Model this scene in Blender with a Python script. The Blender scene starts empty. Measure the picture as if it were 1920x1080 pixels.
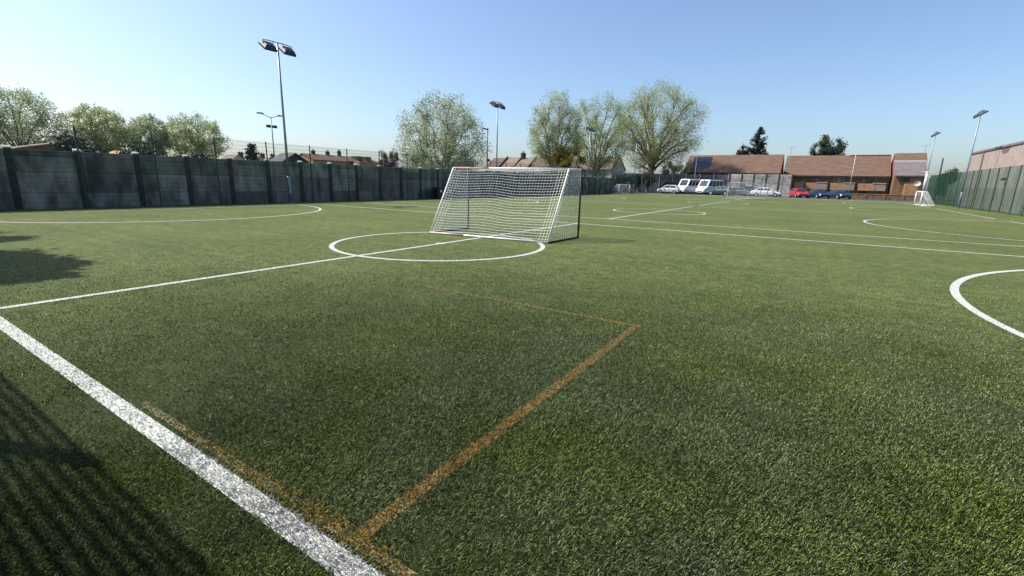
import bpy, math, random
import numpy as np
from mathutils import Vector, Matrix
R = math.radians
C = bpy.context.scene.collection
sc = bpy.context.scene

# ------------------------------------------------------------------ camera, sky, sun, exposure
YAW, PITCH, ROLL, FPX = R(-32.587), R(13.07), R(1.36), 864.3
EYE = Vector((0, 0, 1.55))
def camera():
    cp, sp, cr, sr = math.cos(PITCH), math.sin(PITCH), math.cos(ROLL), math.sin(ROLL)
    fw = Vector((0, cp, -sp)); r0 = Vector((1, 0, 0)); u0 = r0.cross(fw)
    r = cr*r0 + sr*u0; u = -sr*r0 + cr*u0
    rot = Matrix.Rotation(-YAW, 3, 'Z')
    fw, r, u = rot @ fw, rot @ r, rot @ u
    m = Matrix(((r.x, u.x, -fw.x, EYE.x), (r.y, u.y, -fw.y, EYE.y), (r.z, u.z, -fw.z, EYE.z), (0, 0, 0, 1)))
    cd = bpy.data.cameras.new('camera'); cd.sensor_width = 36; cd.lens = FPX/1920*36
    cd.clip_start = 0.05; cd.clip_end = 4000
    co = bpy.data.objects.new('camera', cd); co.matrix_world = m; C.objects.link(co); sc.camera = co
camera()
SUN_EL = R(49); SUN_H = Vector((0.932, 0.362))      # the light travels towards +x, +y
def world():
    w = bpy.data.worlds.new('World'); sc.world = w; w.use_nodes = True
    nt = w.node_tree; nt.nodes.clear()
    out = nt.nodes.new('ShaderNodeOutputWorld'); bg = nt.nodes.new('ShaderNodeBackground')
    sky = nt.nodes.new('ShaderNodeTexSky'); sky.sky_type = 'NISHITA'; sky.sun_disc = False
    sky.sun_elevation = SUN_EL; sky.sun_rotation = math.atan2(-SUN_H.x, -SUN_H.y)
    sky.air_density = 1.0; sky.dust_density = 1.8; sky.ozone_density = 4.4; sky.altitude = 0
    bg.inputs['Strength'].default_value = 0.104
    nt.links.new(sky.outputs[0], bg.inputs[0]); nt.links.new(bg.outputs[0], out.inputs[0])
    sd = bpy.data.lights.new('sun', 'SUN'); sd.energy = 3.7; sd.angle = R(0.53); sd.color = (1.0, 0.955, 0.88)
    so = bpy.data.objects.new('sun', sd); C.objects.link(so)
    d = Vector((SUN_H.x*math.cos(SUN_EL), SUN_H.y*math.cos(SUN_EL), -math.sin(SUN_EL)))
    so.rotation_euler = d.to_track_quat('-Z', 'Y').to_euler(); so.location = (-30, -20, 40)
world()
sc.view_settings.view_transform = 'Standard'; sc.view_settings.look = 'None'
sc.view_settings.exposure = 0.92; sc.view_settings.gamma = 1
sc.render.engine = 'CYCLES'
sc.cycles.use_denoising = True
try: sc.cycles.denoiser = 'OPENIMAGEDENOISE'
except Exception: pass
sc.cycles.max_bounces = 6; sc.cycles.transparent_max_bounces = 8
sc.render.film_transparent = False

# ------------------------------------------------------------------ materials
def mat(name, col, rough=0.75, var=0.18, scale=3.0, col2=None, metal=0.0, spec=0.3, bump=0.0, bscale=30.0, stretch=None, trans=0.0, island=0.0, detail=5):
    m = bpy.data.materials.new(name); m.use_nodes = True
    nt = m.node_tree; N = nt.nodes; L = nt.links
    b = N['Principled BSDF']; out = N['Material Output']
    b.inputs['Roughness'].default_value = rough; b.inputs['Metallic'].default_value = metal
    b.inputs['Specular IOR Level'].default_value = spec
    tc = N.new('ShaderNodeTexCoord'); mp = N.new('ShaderNodeMapping')
    geo = N.new('ShaderNodeNewGeometry')
    L.new(geo.outputs['Position'], mp.inputs['Vector'])
    if stretch: mp.inputs['Scale'].default_value = stretch
    n = N.new('ShaderNodeTexNoise'); n.inputs['Scale'].default_value = scale; n.inputs['Detail'].default_value = detail
    n.inputs['Roughness'].default_value = 0.6
    L.new(mp.outputs[0], n.inputs['Vector'])
    cr = N.new('ShaderNodeValToRGB')
    c2 = col2 if col2 else tuple(min(1, c*(1+var*1.6)) for c in col)
    c1 = tuple(c*(1-var) for c in col)
    cr.color_ramp.elements[0].position = 0.33; cr.color_ramp.elements[0].color = (*c1, 1)
    cr.color_ramp.elements[1].position = 0.67; cr.color_ramp.elements[1].color = (*c2, 1)
    L.new(n.outputs['Fac'], cr.inputs['Fac'])
    colout = cr.outputs['Color']
    if island > 0:
        hs = N.new('ShaderNodeHueSaturation'); mr = N.new('ShaderNodeMapRange')
        mr.inputs['To Min'].default_value = 1-island; mr.inputs['To Max'].default_value = 1+island
        L.new(geo.outputs['Random Per Island'], mr.inputs['Value']); L.new(mr.outputs[0], hs.inputs['Value'])
        L.new(colout, hs.inputs['Color']); colout = hs.outputs['Color']
    L.new(colout, b.inputs['Base Color'])
    if bump > 0:
        n2 = N.new('ShaderNodeTexNoise'); n2.inputs['Scale'].default_value = bscale; n2.inputs['Detail'].default_value = 6
        L.new(mp.outputs[0], n2.inputs['Vector'])
        bp = N.new('ShaderNodeBump'); bp.inputs['Strength'].default_value = bump; bp.inputs['Distance'].default_value = 0.03
        L.new(n2.outputs['Fac'], bp.inputs['Height']); L.new(bp.outputs[0], b.inputs['Normal'])
    if trans > 0:
        tr = N.new('ShaderNodeBsdfTranslucent'); mx = N.new('ShaderNodeMixShader'); mx.inputs[0].default_value = trans
        L.new(colout, tr.inputs['Color']); L.new(b.outputs[0], mx.inputs[1]); L.new(tr.outputs[0], mx.inputs[2])
        L.new(mx.outputs[0], out.inputs['Surface'])
    return m

M = {}
M['rubber'] = mat('rubber_bed', (0.02, 0.022, 0.018), 0.95)
M['concrete_dark'] = mat('weathered_concrete', (0.205, 0.19, 0.17), 0.9, 0.5, 2.2, bump=0.35, bscale=14, stretch=(1, 1, 0.35), spec=0.15)
M['concrete_post'] = mat('concrete_post', (0.055, 0.052, 0.05), 0.9, 0.3, 4, bump=0.2, spec=0.15)  # darker than the panels: shade on the left wall's posts put into the colour
M['concrete_cap'] = mat('pale_concrete', (0.42, 0.40, 0.36), 0.9, 0.25, 4, spec=0.15)
M['concrete_pale'] = mat('pale_panel_concrete', (0.34, 0.31, 0.28), 0.9, 0.3, 1.6, bump=0.2, spec=0.15)
def by_object(m, lo, hi):
    nt = m.node_tree; b = nt.nodes['Principled BSDF']; old = b.inputs['Base Color'].links[0].from_socket
    oi = nt.nodes.new('ShaderNodeObjectInfo'); mr = nt.nodes.new('ShaderNodeMapRange'); mr.inputs['To Min'].default_value = lo; mr.inputs['To Max'].default_value = hi
    hs = nt.nodes.new('ShaderNodeHueSaturation'); nt.links.new(oi.outputs['Random'], mr.inputs['Value']); nt.links.new(mr.outputs[0], hs.inputs['Value'])
    nt.links.new(old, hs.inputs['Color']); nt.links.new(hs.outputs[0], b.inputs['Base Color'])
by_object(M['concrete_dark'], 0.6, 1.3); by_object(M['concrete_pale'], 0.8, 1.15)
M['fence_green'] = mat('fence_green', (0.012, 0.055, 0.034), 0.45, 0.2, 6, spec=0.4)
M['galv'] = mat('galvanised_steel', (0.20, 0.25, 0.30), 0.45, 0.14, 5, metal=0.4, spec=0.5)
M['lamp_dark'] = mat('lamp_housing', (0.035, 0.04, 0.055), 0.5, 0.2, 8)
M['lamp_glass'] = mat('lamp_glass', (0.10, 0.11, 0.13), 0.12, 0.1, 5, spec=0.6)
M['white_paint'] = mat('white_frame_paint', (0.72, 0.71, 0.68), 0.45, 0.1, 9)
M['faded_red'] = mat('faded_red_tape', (0.55, 0.17, 0.15), 0.6, 0.3, 7, col2=(0.75, 0.45, 0.42))
M['pale_pink'] = mat('pale_pink_paint', (0.62, 0.47, 0.42), 0.6, 0.15, 7)
M['black_tube'] = mat('black_steel_tube', (0.02, 0.02, 0.022), 0.5, 0.2, 6)
M['net'] = mat('white_net_cord', (0.80, 0.79, 0.76), 0.8, 0.06, 20)
M['net_dull'] = mat('grey_net_cord', (0.5, 0.5, 0.48), 0.8, 0.06, 20)
M['asphalt'] = mat('asphalt', (0.06, 0.06, 0.062), 0.9, 0.25, 1.2, bump=0.2)
M['earth'] = mat('rough_ground', (0.075, 0.075, 0.05), 0.95, 0.35, 0.25)
M['kerb'] = mat('kerb_concrete', (0.33, 0.32, 0.30), 0.9, 0.2, 4)
M['brick'] = mat('brown_brick', (0.215, 0.118, 0.068), 0.9, 0.28, 2.5, col2=(0.27, 0.155, 0.09), bump=0.2)
M['brick_orange'] = mat('orange_brick', (0.42, 0.21, 0.10), 0.9, 0.22, 1.4, col2=(0.48, 0.27, 0.14))
M['brick_pink'] = mat('pinkish_brick', (0.30, 0.235, 0.21), 0.9, 0.14, 1.2, col2=(0.35, 0.28, 0.25), bump=0.1)
M['brick_red'] = mat('red_brick', (0.28, 0.09, 0.065), 0.9, 0.25, 1.5)
M['roof_brown'] = mat('brown_tiles', (0.135, 0.080, 0.055), 0.85, 0.18, 1.2, col2=(0.165, 0.103, 0.072), bump=0.4, bscale=9, stretch=(0.6, 1, 3.0))
M['roof_tan'] = mat('tan_tiles', (0.185, 0.135, 0.105), 0.85, 0.2, 1.1, bump=0.3, bscale=9)
M['roof_grey'] = mat('grey_purple_tiles', (0.15, 0.122, 0.125), 0.85, 0.16, 1.2, bump=0.3, bscale=9, stretch=(0.6, 1, 3.0))
M['roof_dark'] = mat('dark_slate', (0.045, 0.047, 0.055), 0.7, 0.2, 1.5)
M['roof_pink'] = mat('pale_pink_tiles', (0.36, 0.28, 0.25), 0.85, 0.2, 0.8)
M['render_cream'] = mat('cream_render', (0.50, 0.46, 0.39), 0.9, 0.12, 1)
M['fascia'] = mat('dark_fascia', (0.028, 0.02, 0.02), 0.6, 0.2, 5)
M['fascia_white'] = mat('white_fascia', (0.62, 0.58, 0.54), 0.6, 0.1, 5)
M['chimney'] = mat('dark_chimney', (0.06, 0.052, 0.05), 0.9, 0.3, 5)
M['solar'] = mat('solar_panel', (0.018, 0.022, 0.045), 0.2, 0.25, 3, spec=0.6)
M['pane'] = mat('window_glass', (0.025, 0.028, 0.033), 0.08, 0.2, 1, spec=0.7)
M['pane_pale'] = mat('curtained_glass', (0.25, 0.25, 0.25), 0.3, 0.2, 4)
M['frame_white'] = mat('window_frame_white', (0.6, 0.58, 0.55), 0.5, 0.1, 5)
M['frame_brown'] = mat('window_frame_brown', (0.05, 0.03, 0.025), 0.5, 0.1, 5)
M['grey_wall'] = mat('grey_render_wall', (0.30, 0.285, 0.255), 0.9, 0.2, 0.9, bump=0.15, stretch=(1, 1, 0.5))
M['stain'] = mat('rust_stain', (0.13, 0.075, 0.075), 0.9, 0.4, 3)
M['blue_grey_sheet'] = mat('blue_grey_cladding', (0.10, 0.10, 0.12), 0.7, 0.25, 2, bump=0.2)
M['maroon'] = mat('maroon_board', (0.13, 0.03, 0.04), 0.7, 0.3, 4)
M['tyre'] = mat('tyre_rubber', (0.015, 0.015, 0.016), 0.85, 0.2, 9)
M['rim'] = mat('wheel_rim', (0.45, 0.46, 0.47), 0.35, 0.1, 8, metal=0.5)
M['car_glass'] = mat('car_glass', (0.02, 0.025, 0.03), 0.06, 0.1, 2, spec=0.7)
M['car_trim'] = mat('car_trim', (0.02, 0.02, 0.022), 0.5, 0.1, 4)
M['car_light'] = mat('headlight', (0.6, 0.62, 0.65), 0.15, 0.1, 8, spec=0.7)
M['tail'] = mat('tail_light', (0.3, 0.02, 0.02), 0.2, 0.1, 8)
def paint(n, c): return mat('car_paint_'+n, c, 0.28, 0.05, 2, spec=0.6)
M['car_white'] = paint('white', (0.72, 0.73, 0.74)); M['car_red'] = paint('red', (0.42, 0.025, 0.035))
M['car_navy'] = paint('navy', (0.018, 0.032, 0.075)); M['car_teal'] = paint('teal', (0.025, 0.055, 0.068))
M['car_silver'] = paint('silver', (0.30, 0.32, 0.34)); M['car_dark'] = paint('dark', (0.03, 0.035, 0.042))
M['plate'] = mat('number_plate', (0.6, 0.6, 0.56), 0.5, 0.05, 5)
M['bark'] = mat('bark', (0.15, 0.13, 0.11), 0.95, 0.3, 4, bump=0.4, bscale=12)
M['bark_pale'] = mat('pale_bark', (0.24, 0.22, 0.19), 0.95, 0.3, 4, bump=0.3, bscale=12)
M['bark_red'] = mat('reddish_bark', (0.15, 0.095, 0.088), 0.95, 0.3, 4, bump=0.4, bscale=12)
def leafm(n, c, c2, isl=0.4, tr=0.4): return mat('leaves_'+n, c, 0.55, 0.2, 0.35, col2=c2, spec=0.35, trans=tr, island=isl)
M['leaf_spring'] = leafm('spring', (0.31, 0.365, 0.125), (0.43, 0.465, 0.23), 0.35, 0.5)
M['leaf_grey'] = leafm('grey_green', (0.32, 0.385, 0.195), (0.45, 0.49, 0.31), 0.35, 0.5)
M['leaf_olive'] = leafm('olive', (0.125, 0.115, 0.025), (0.185, 0.165, 0.045))
M['leaf_green'] = leafm('fresh_green', (0.085, 0.13, 0.02), (0.12, 0.17, 0.035))
M['leaf_dark'] = leafm('dark_evergreen', (0.010, 0.020, 0.013), (0.018, 0.032, 0.02), 0.3, 0.15)
M['leaf_mid'] = leafm('mid_green', (0.05, 0.075, 0.035), (0.075, 0.10, 0.05))
M['leaf_plum'] = leafm('plum', (0.045, 0.022, 0.03), (0.07, 0.035, 0.045))
M['needle'] = leafm('blue_green_needles', (0.028, 0.042, 0.042), (0.045, 0.06, 0.055), 0.35, 0.15)

# turf: one recipe for the sheet, one for the standing fibres
def turf_sheet():
    m = bpy.data.materials.new('artificial_turf'); m.use_nodes = True
    nt = m.node_tree; N = nt.nodes; L = nt.links; b = N['Principled BSDF']
    b.inputs['Roughness'].default_value = 0.85; b.inputs['Specular IOR Level'].default_value = 0.08
    geo = N.new('ShaderNodeNewGeometry')
    def noise(scale, stretch=(1, 1, 1), detail=4, rough=0.6):
        mp = N.new('ShaderNodeMapping'); mp.inputs['Scale'].default_value = stretch
        L.new(geo.outputs['Position'], mp.inputs['Vector'])
        n = N.new('ShaderNodeTexNoise'); n.inputs['Scale'].default_value = scale; n.inputs['Detail'].default_value = detail
        n.inputs['Roughness'].default_value = rough; L.new(mp.outputs[0], n.inputs['Vector']); return n.outputs['Fac']
    def ramp(fac, p0, c0, p1, c1):
        r = N.new('ShaderNodeValToRGB'); e = r.color_ramp.elements
        e[0].position, e[0].color = p0, (*c0, 1); e[1].position, e[1].color = p1, (*c1, 1); L.new(fac, r.inputs[0]); return r.outputs[0]
    def mix(f, a, c, mode='MIX'):
        x = N.new('ShaderNodeMix'); x.data_type = 'RGBA'; x.blend_type = mode
        if isinstance(f, float): x.inputs[0].default_value = f
        else: L.new(f, x.inputs[0])
        L.new(a, x.inputs[6]); L.new(c, x.inputs[7]); return x.outputs[2]
    fine = ramp(noise(55, detail=3), 0.36, (0.055, 0.072, 0.018), 0.66, (0.215, 0.245, 0.108))
    mid = ramp(noise(4.5, detail=5), 0.34, (0.62, 0.66, 0.60), 0.68, (1.08, 1.06, 1.0))
    big = ramp(noise(0.33, detail=3), 0.35, (0.80, 0.88, 0.80), 0.68, (1.13, 1.06, 1.04))
    streak = ramp(noise(0.9, (0.25, 2.2, 1), 3), 0.35, (0.88, 0.90, 0.88), 0.65, (1.06, 1.05, 1.04))
    green = mix(1.0, mix(1.0, mix(1.0, fine, mid, 'MULTIPLY'), big, 'MULTIPLY'), streak, 'MULTIPLY')
    infill = ramp(noise(160, detail=2), 0.35, (0.011, 0.015, 0.008), 0.7, (0.046, 0.064, 0.021))
    # where single fibres are built the sheet between them is rubber crumb
    ln = N.new('ShaderNodeVectorMath'); ln.operation = 'LENGTH'; L.new(geo.outputs['Position'], ln.inputs[0])
    mr = N.new('ShaderNodeMapRange'); mr.interpolation_type = 'SMOOTHSTEP'
    mr.inputs['From Min'].default_value = 1.6; mr.inputs['From Max'].default_value = 9.5
    L.new(ln.outputs['Value'], mr.inputs['Value'])
    L.new(mix(mr.outputs[0], infill, green), b.inputs['Base Color'])
    bp = N.new('ShaderNodeBump'); bp.inputs['Strength'].default_value = 0.9; bp.inputs['Distance'].default_value = 0.03
    L.new(noise(28, detail=5, rough=0.7), bp.inputs['Height']); L.new(bp.outputs[0], b.inputs['Normal'])
    return m
def fibre_mat(name, c1, c2, isl, patch):
    m = bpy.data.materials.new(name); m.use_nodes = True
    nt = m.node_tree; N = nt.nodes; L = nt.links; b = N['Principled BSDF']; out = N['Material Output']
    b.inputs['Roughness'].default_value = 0.5; b.inputs['Specular IOR Level'].default_value = 0.35
    geo = N.new('ShaderNodeNewGeometry')
    r = N.new('ShaderNodeValToRGB'); e = r.color_ramp.elements
    e[0].position, e[0].color = 0.0, (*c1, 1); e[1].position, e[1].color = 1.0, (*c2, 1)
    pw_ = N.new('ShaderNodeMath'); pw_.operation = 'POWER'; pw_.inputs[1].default_value = 1.7 if patch > 0.3 else 1.0
    L.new(geo.outputs['Random Per Island'], pw_.inputs[0]); L.new(pw_.outputs[0], r.inputs[0]); col = r.outputs[0]
    if patch > 0:
        n = N.new('ShaderNodeTexNoise'); n.inputs['Scale'].default_value = 1.3; n.inputs['Detail'].default_value = 5
        L.new(geo.outputs['Position'], n.inputs['Vector'])
        mr = N.new('ShaderNodeMapRange'); mr.inputs['From Min'].default_value = 0.33; mr.inputs['From Max'].default_value = 0.66
        mr.inputs['To Min'].default_value = 1-patch; mr.inputs['To Max'].default_value = 1+patch*0.8
        L.new(n.outputs['Fac'], mr.inputs['Value'])
        hs = N.new('ShaderNodeHueSaturation'); L.new(mr.outputs[0], hs.inputs['Value']); L.new(col, hs.inputs['Color']); col = hs.outputs[0]
        if patch > 0.3:
            n3 = N.new('ShaderNodeTexNoise'); n3.inputs['Scale'].default_value = 0.8; n3.inputs['Detail'].default_value = 4; n3.noise_dimensions = '4D'; n3.inputs['W'].default_value = 5.0
            L.new(geo.outputs['Position'], n3.inputs['Vector'])
            m3 = N.new('ShaderNodeMapRange'); m3.inputs['From Min'].default_value = 0.35; m3.inputs['From Max'].default_value = 0.65
            m3.inputs['To Min'].default_value = 0.8; m3.inputs['To Max'].default_value = 1.24
            L.new(n3.outputs['Fac'], m3.inputs['Value']); L.new(m3.outputs[0], hs.inputs['Saturation'])
    L.new(col, b.inputs['Base Color'])
    tr = N.new('ShaderNodeBsdfTranslucent'); mx = N.new('ShaderNodeMixShader'); mx.inputs[0].default_value = isl
    L.new(col, tr.inputs['Color']); L.new(b.outputs[0], mx.inputs[1]); L.new(tr.outputs[0], mx.inputs[2]); L.new(mx.outputs[0], out.inputs['Surface'])
    return m
M['turf'] = turf_sheet()
M['fibre'] = fibre_mat('turf_fibre', (0.021, 0.042, 0.008), (0.29, 0.35, 0.115), 0.10, 0.31)
M['fibre_white'] = fibre_mat('white_fibre', (0.30, 0.30, 0.32), (0.64, 0.64, 0.65), 0.12, 0.22)
M['fibre_orange'] = fibre_mat('orange_fibre', (0.17, 0.10, 0.018), (0.54, 0.34, 0.08), 0.2, 0.2)
def line_mat(name, c, gap, thr):
    m = mat(name, c, 0.8, 0.1, 40)
    nt = m.node_tree; N = nt.nodes; L = nt.links; b = N['Principled BSDF']
    old = b.inputs['Base Color'].links[0].from_socket
    geo = N.new('ShaderNodeNewGeometry'); n = N.new('ShaderNodeTexNoise'); n.inputs['Scale'].default_value = 70; n.inputs['Detail'].default_value = 3
    L.new(geo.outputs['Position'], n.inputs['Vector'])
    r = N.new('ShaderNodeValToRGB'); r.color_ramp.elements[0].position = thr; r.color_ramp.elements[1].position = thr+0.09
    L.new(n.outputs['Fac'], r.inputs[0])
    x = N.new('ShaderNodeMix'); x.data_type = 'RGBA'; L.new(r.outputs[0], x.inputs[0]); x.inputs[6].default_value = (*gap, 1); L.new(old, x.inputs[7])
    L.new(x.outputs[2], b.inputs['Base Color']); return m
M['line_white'] = line_mat('white_line', (0.47, 0.48, 0.43), (0.22, 0.24, 0.17), 0.38)
M['line_orange'] = line_mat('orange_line', (0.22, 0.15, 0.045), (0.03, 0.036, 0.016), 0.5)

# ------------------------------------------------------------------ mesh helpers
class MB:
    def __init__(s): s.v = []; s.f = []
    def add(s, vs, fs):
        o = len(s.v); s.v += [tuple(p) for p in vs]; s.f += [tuple(i+o for i in f) for f in fs]; return s
    def box(s, x0, x1, y0, y1, z0, z1):
        return s.add([(x0,y0,z0),(x1,y0,z0),(x1,y1,z0),(x0,y1,z0),(x0,y0,z1),(x1,y0,z1),(x1,y1,z1),(x0,y1,z1)],
                     [(0,3,2,1),(4,5,6,7),(0,1,5,4),(1,2,6,5),(2,3,7,6),(3,0,4,7)])
    def cbox(s, x0, x1, y0, y1, z0, z1, c=0.01):          # box with chamfered vertical edges
        p = [(x0+c,y0),(x1-c,y0),(x1,y0+c),(x1,y1-c),(x1-c,y1),(x0+c,y1),(x0,y1-c),(x0,y0+c)]
        return s.prism(p, z0, z1)
    def prism(s, p, z0, z1):
        n = len(p)
        return s.add([(x,y,z0) for x,y in p]+[(x,y,z1) for x,y in p],
                     [tuple(range(n-1,-1,-1)), tuple(range(n,2*n))]+[(i,(i+1)%n,n+(i+1)%n,n+i) for i in range(n)])
    def extr(s, p, y0, y1):                               # (x, z) outline pushed along y
        n = len(p)
        return s.add([(x,y0,z) for x,z in p]+[(x,y1,z) for x,z in p],
                     [tuple(range(n)), tuple(range(2*n-1,n-1,-1))]+[((i+1)%n,i,n+i,n+(i+1)%n) for i in range(n)])
    def extrx(s, p, x0, x1):                              # (y, z) outline pushed along x
        n = len(p)
        return s.add([(x0,y,z) for y,z in p]+[(x1,y,z) for y,z in p],
                     [tuple(range(n-1,-1,-1)), tuple(range(n,2*n))]+[(i,(i+1)%n,n+(i+1)%n,n+i) for i in range(n)])
    def path(s, pts, r, n=6, caps=True):
        pts = [Vector(p) for p in pts]; rs = r if isinstance(r, (list, tuple)) else [r]*len(pts)
        o = len(s.v); m = len(pts)
        t0 = (pts[1]-pts[0]).normalized(); ref = Vector((0,0,1)) if abs(t0.z) < 0.9 else Vector((1,0,0))
        for i, p in enumerate(pts):
            t = (pts[min(i+1,m-1)]-pts[max(i-1,0)]).normalized()
            a = t.cross(ref)
            if a.length < 1e-4: a = t.cross(Vector((0.3,1,0.2)))
            a.normalize(); b = t.cross(a)
            for k in range(n):
                q = p + (a*math.cos(2*math.pi*k/n) + b*math.sin(2*math.pi*k/n))*rs[i]; s.v.append(tuple(q))
        for i in range(m-1):
            for k in range(n):
                s.f.append((o+i*n+k, o+i*n+(k+1)%n, o+(i+1)*n+(k+1)%n, o+(i+1)*n+k))
        if caps: s.f.append(tuple(o+k for k in range(n-1,-1,-1))); s.f.append(tuple(o+(m-1)*n+k for k in range(n)))
        return s
    def mesh(s, name, m, smooth=False):
        me = bpy.data.meshes.new(name); me.from_pydata(s.v, [], s.f); me.update()
        if m is not None: me.materials.append(M[m] if isinstance(m, str) else m)
        if smooth: me.polygons.foreach_set('use_smooth', [True]*len(me.polygons))
        return me
    def build(s, name, m, parent=None, smooth=False, loc=None):
        return link(name, s.mesh(name, m, smooth), parent, loc)
def link(name, me, parent=None, loc=None, rz=0):
    o = bpy.data.objects.new(name, me); C.objects.link(o)
    if parent is not None: o.parent = parent
    if loc is not None: o.location = loc
    if rz: o.rotation_euler = (0,0,rz)
    return o
def thing(name, label, cat, loc=(0,0,0), rz=0, group=None):
    o = link(name, None, None, loc, rz); return tag(o, label, cat, group)
def tag(o, label=None, cat=None, group=None, kind=None):
    if label: o['label'] = label
    if cat: o['category'] = cat
    if group: o['group'] = group
    if kind: o['kind'] = kind
    return o
def np_mesh(name, verts, loops_per_face, mat_):
    """verts (n, 3) in face order, faces of equal size"""
    n = len(verts); k = loops_per_face; nf = n//k
    me = bpy.data.meshes.new(name); me.vertices.add(n); me.vertices.foreach_set('co', np.ascontiguousarray(verts, np.float32).ravel())
    me.loops.add(n); me.loops.foreach_set('vertex_index', np.arange(n, dtype=np.int32))
    me.polygons.add(nf); me.polygons.foreach_set('loop_start', np.arange(0, n, k, dtype=np.int32))
    try: me.polygons.foreach_set('loop_total', np.full(nf, k, np.int32))
    except Exception: pass
    me.update(calc_edges=True); me.materials.append(M[mat_]); return me

# ------------------------------------------------------------------ the ground
def sheet(name, x0, x1, y0, y1, z, m):
    o = MB().add([(x0,y0,z),(x1,y0,z),(x1,y1,z),(x0,y1,z)], [(0,1,2,3)]).build(name, m); return tag(o, kind='structure')
sheet('ground', -1500, 1500, -600, 2000, -0.012, 'earth')
sheet('artificial_turf', -26.45, 12.9, -0.9, 79.6, 0.0, 'turf')
sheet('car_park', -60, 40, 79.75, 100.5, -0.004, 'asphalt')
o = MB().box(-26.45, 12.9, 79.6, 79.75, -0.1, 0.07).build('kerb', 'kerb'); tag(o, kind='structure')
tag(sheet('pavement', -60, 60, -30, -0.9, -0.004, 'asphalt'))

# ------------------------------------------------------------------ painted lines
LW = 0.11
EL, ER, HX = -23.66, 9.24, -7.61
PITCH_V = [(0.975, 16.54), (19.72, 36.6), (39.1, 55.6), (58.4, 74.2)]
CIRC = [8.59, 27.6, 47.0, 66.0]
line_jobs = []      # (object, mask function) so that fibres of the right colour stand on each line
def strip_line(name, x0, y0, x1, y1, w, m, z=0.004):
    a, b = Vector((x0,y0,0)), Vector((x1,y1,0)); d = (b-a).normalized(); n = Vector((-d.y, d.x, 0))*w/2
    k = max(1, int((b-a).length/0.5)); vs = []; fs = []
    for i in range(k+1):
        p = a+(b-a)*i/k; vs += [(p.x+n.x, p.y+n.y, z), (p.x-n.x, p.y-n.y, z)]
    for i in range(k): fs.append((2*i, 2*i+1, 2*i+3, 2*i+2))
    return tag(MB().add(vs, fs).build(name, m), kind='structure')
def arc_line(name, cx, cy, r, a0, a1, w, m, z=0.006):
    k = max(24, int(abs(a1-a0)*r/0.15)); vs = []; fs = []
    for i in range(k+1):
        a = a0+(a1-a0)*i/k
        vs += [(cx+(r+w/2)*math.cos(a), cy+(r+w/2)*math.sin(a), z), (cx+(r-w/2)*math.cos(a), cy+(r-w/2)*math.sin(a), z)]
    for i in range(k): fs.append((2*i, 2*i+2, 2*i+3, 2*i+1))
    return tag(MB().add(vs, fs).build(name, m), kind='structure')
RL, RR = [6.35, 6.5, 6.5, 6.5], [7.25, 7.05, 6.7, 6.5]
DCV = [8.75, 28.4, 47.8, 66.0]
for i, (v0, v1) in enumerate(PITCH_V):
    near = strip_line('touch_line', EL, v0, ER, v0, LW, 'line_white')
    strip_line('touch_line', EL, v1, ER, v1, LW, 'line_white')
    hw = strip_line('halfway_line', HX, v0+LW/2, HX, v1-LW/2, LW, 'line_white', 0.005)
    strip_line('goal_line', EL, v0, EL, v1, LW, 'line_white', 0.0055); strip_line('goal_line', ER, v0, ER, v1, LW, 'line_white', 0.0055)
    ci = arc_line('centre_circle', HX, CIRC[i], 2.55 if i else 2.52, 0, 2*math.pi, LW, 'line_white')
    al = math.acos(0.03); arc_line('penalty_arc', EL, DCV[i], RL[i], -math.pi/2, math.pi/2, LW, 'line_white', 0.0065)
    ar = arc_line('penalty_arc', ER, DCV[i], RR[i], math.pi/2, 3*math.pi/2, LW, 'line_white', 0.0065)
    sp = arc_line('centre_spot', HX, CIRC[i], 0.06, 0, 2*math.pi, 0.11, 'line_white', 0.0075)
    if i == 0:
        line_jobs += [(near, 'fibre_white', lambda x, y: np.abs(y-0.975) < LW/2),
                      (hw, 'fibre_white', lambda x, y: (np.abs(x-HX) < LW/2) & (y > 0.97) & (y < 16.5)),
                      (ci, 'fibre_white', lambda x, y: np.abs(np.hypot(x-HX, y-8.59)-2.52) < LW/2),
                      (ar, 'fibre_white', lambda x, y: (np.abs(np.hypot(x-ER, y-8.75)-7.25) < LW/2) & (x < ER))]
OW = 0.085
ob = strip_line('orange_line', -3.7, 1.085, -0.5, 1.085, 0.05, 'line_orange', 0.0035)
oc = strip_line('orange_line', -1.48, 1.13, -1.48, 4.95, OW, 'line_orange', 0.0035)
od = strip_line('orange_line', -4.9, 4.91, -1.525, 4.91, 0.06, 'line_orange', 0.0035)
line_jobs += [(ob, 'fibre_orange', lambda x, y: (np.abs(y-1.085) < 0.05) & (x > -4.6) & (x < -0.5)),
              (oc, 'fibre_orange', lambda x, y: (np.abs(x+1.48) < OW/2) & (y > 1.1) & (y < 4.95)),
              (od, 'fibre_orange', lambda x, y: (np.abs(y-4.91) < 0.035) & (x > -4.9) & (x < -1.5))]
KEEP = {id(ob): lambda x, y: 0.05+0.40*np.clip((x+3.7)/2.2, 0, 1), id(oc): lambda x, y: 0.75+0*x, id(od): lambda x, y: 0.25+0.45*np.clip((x+4.9)/3.4, 0, 1)}

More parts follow.
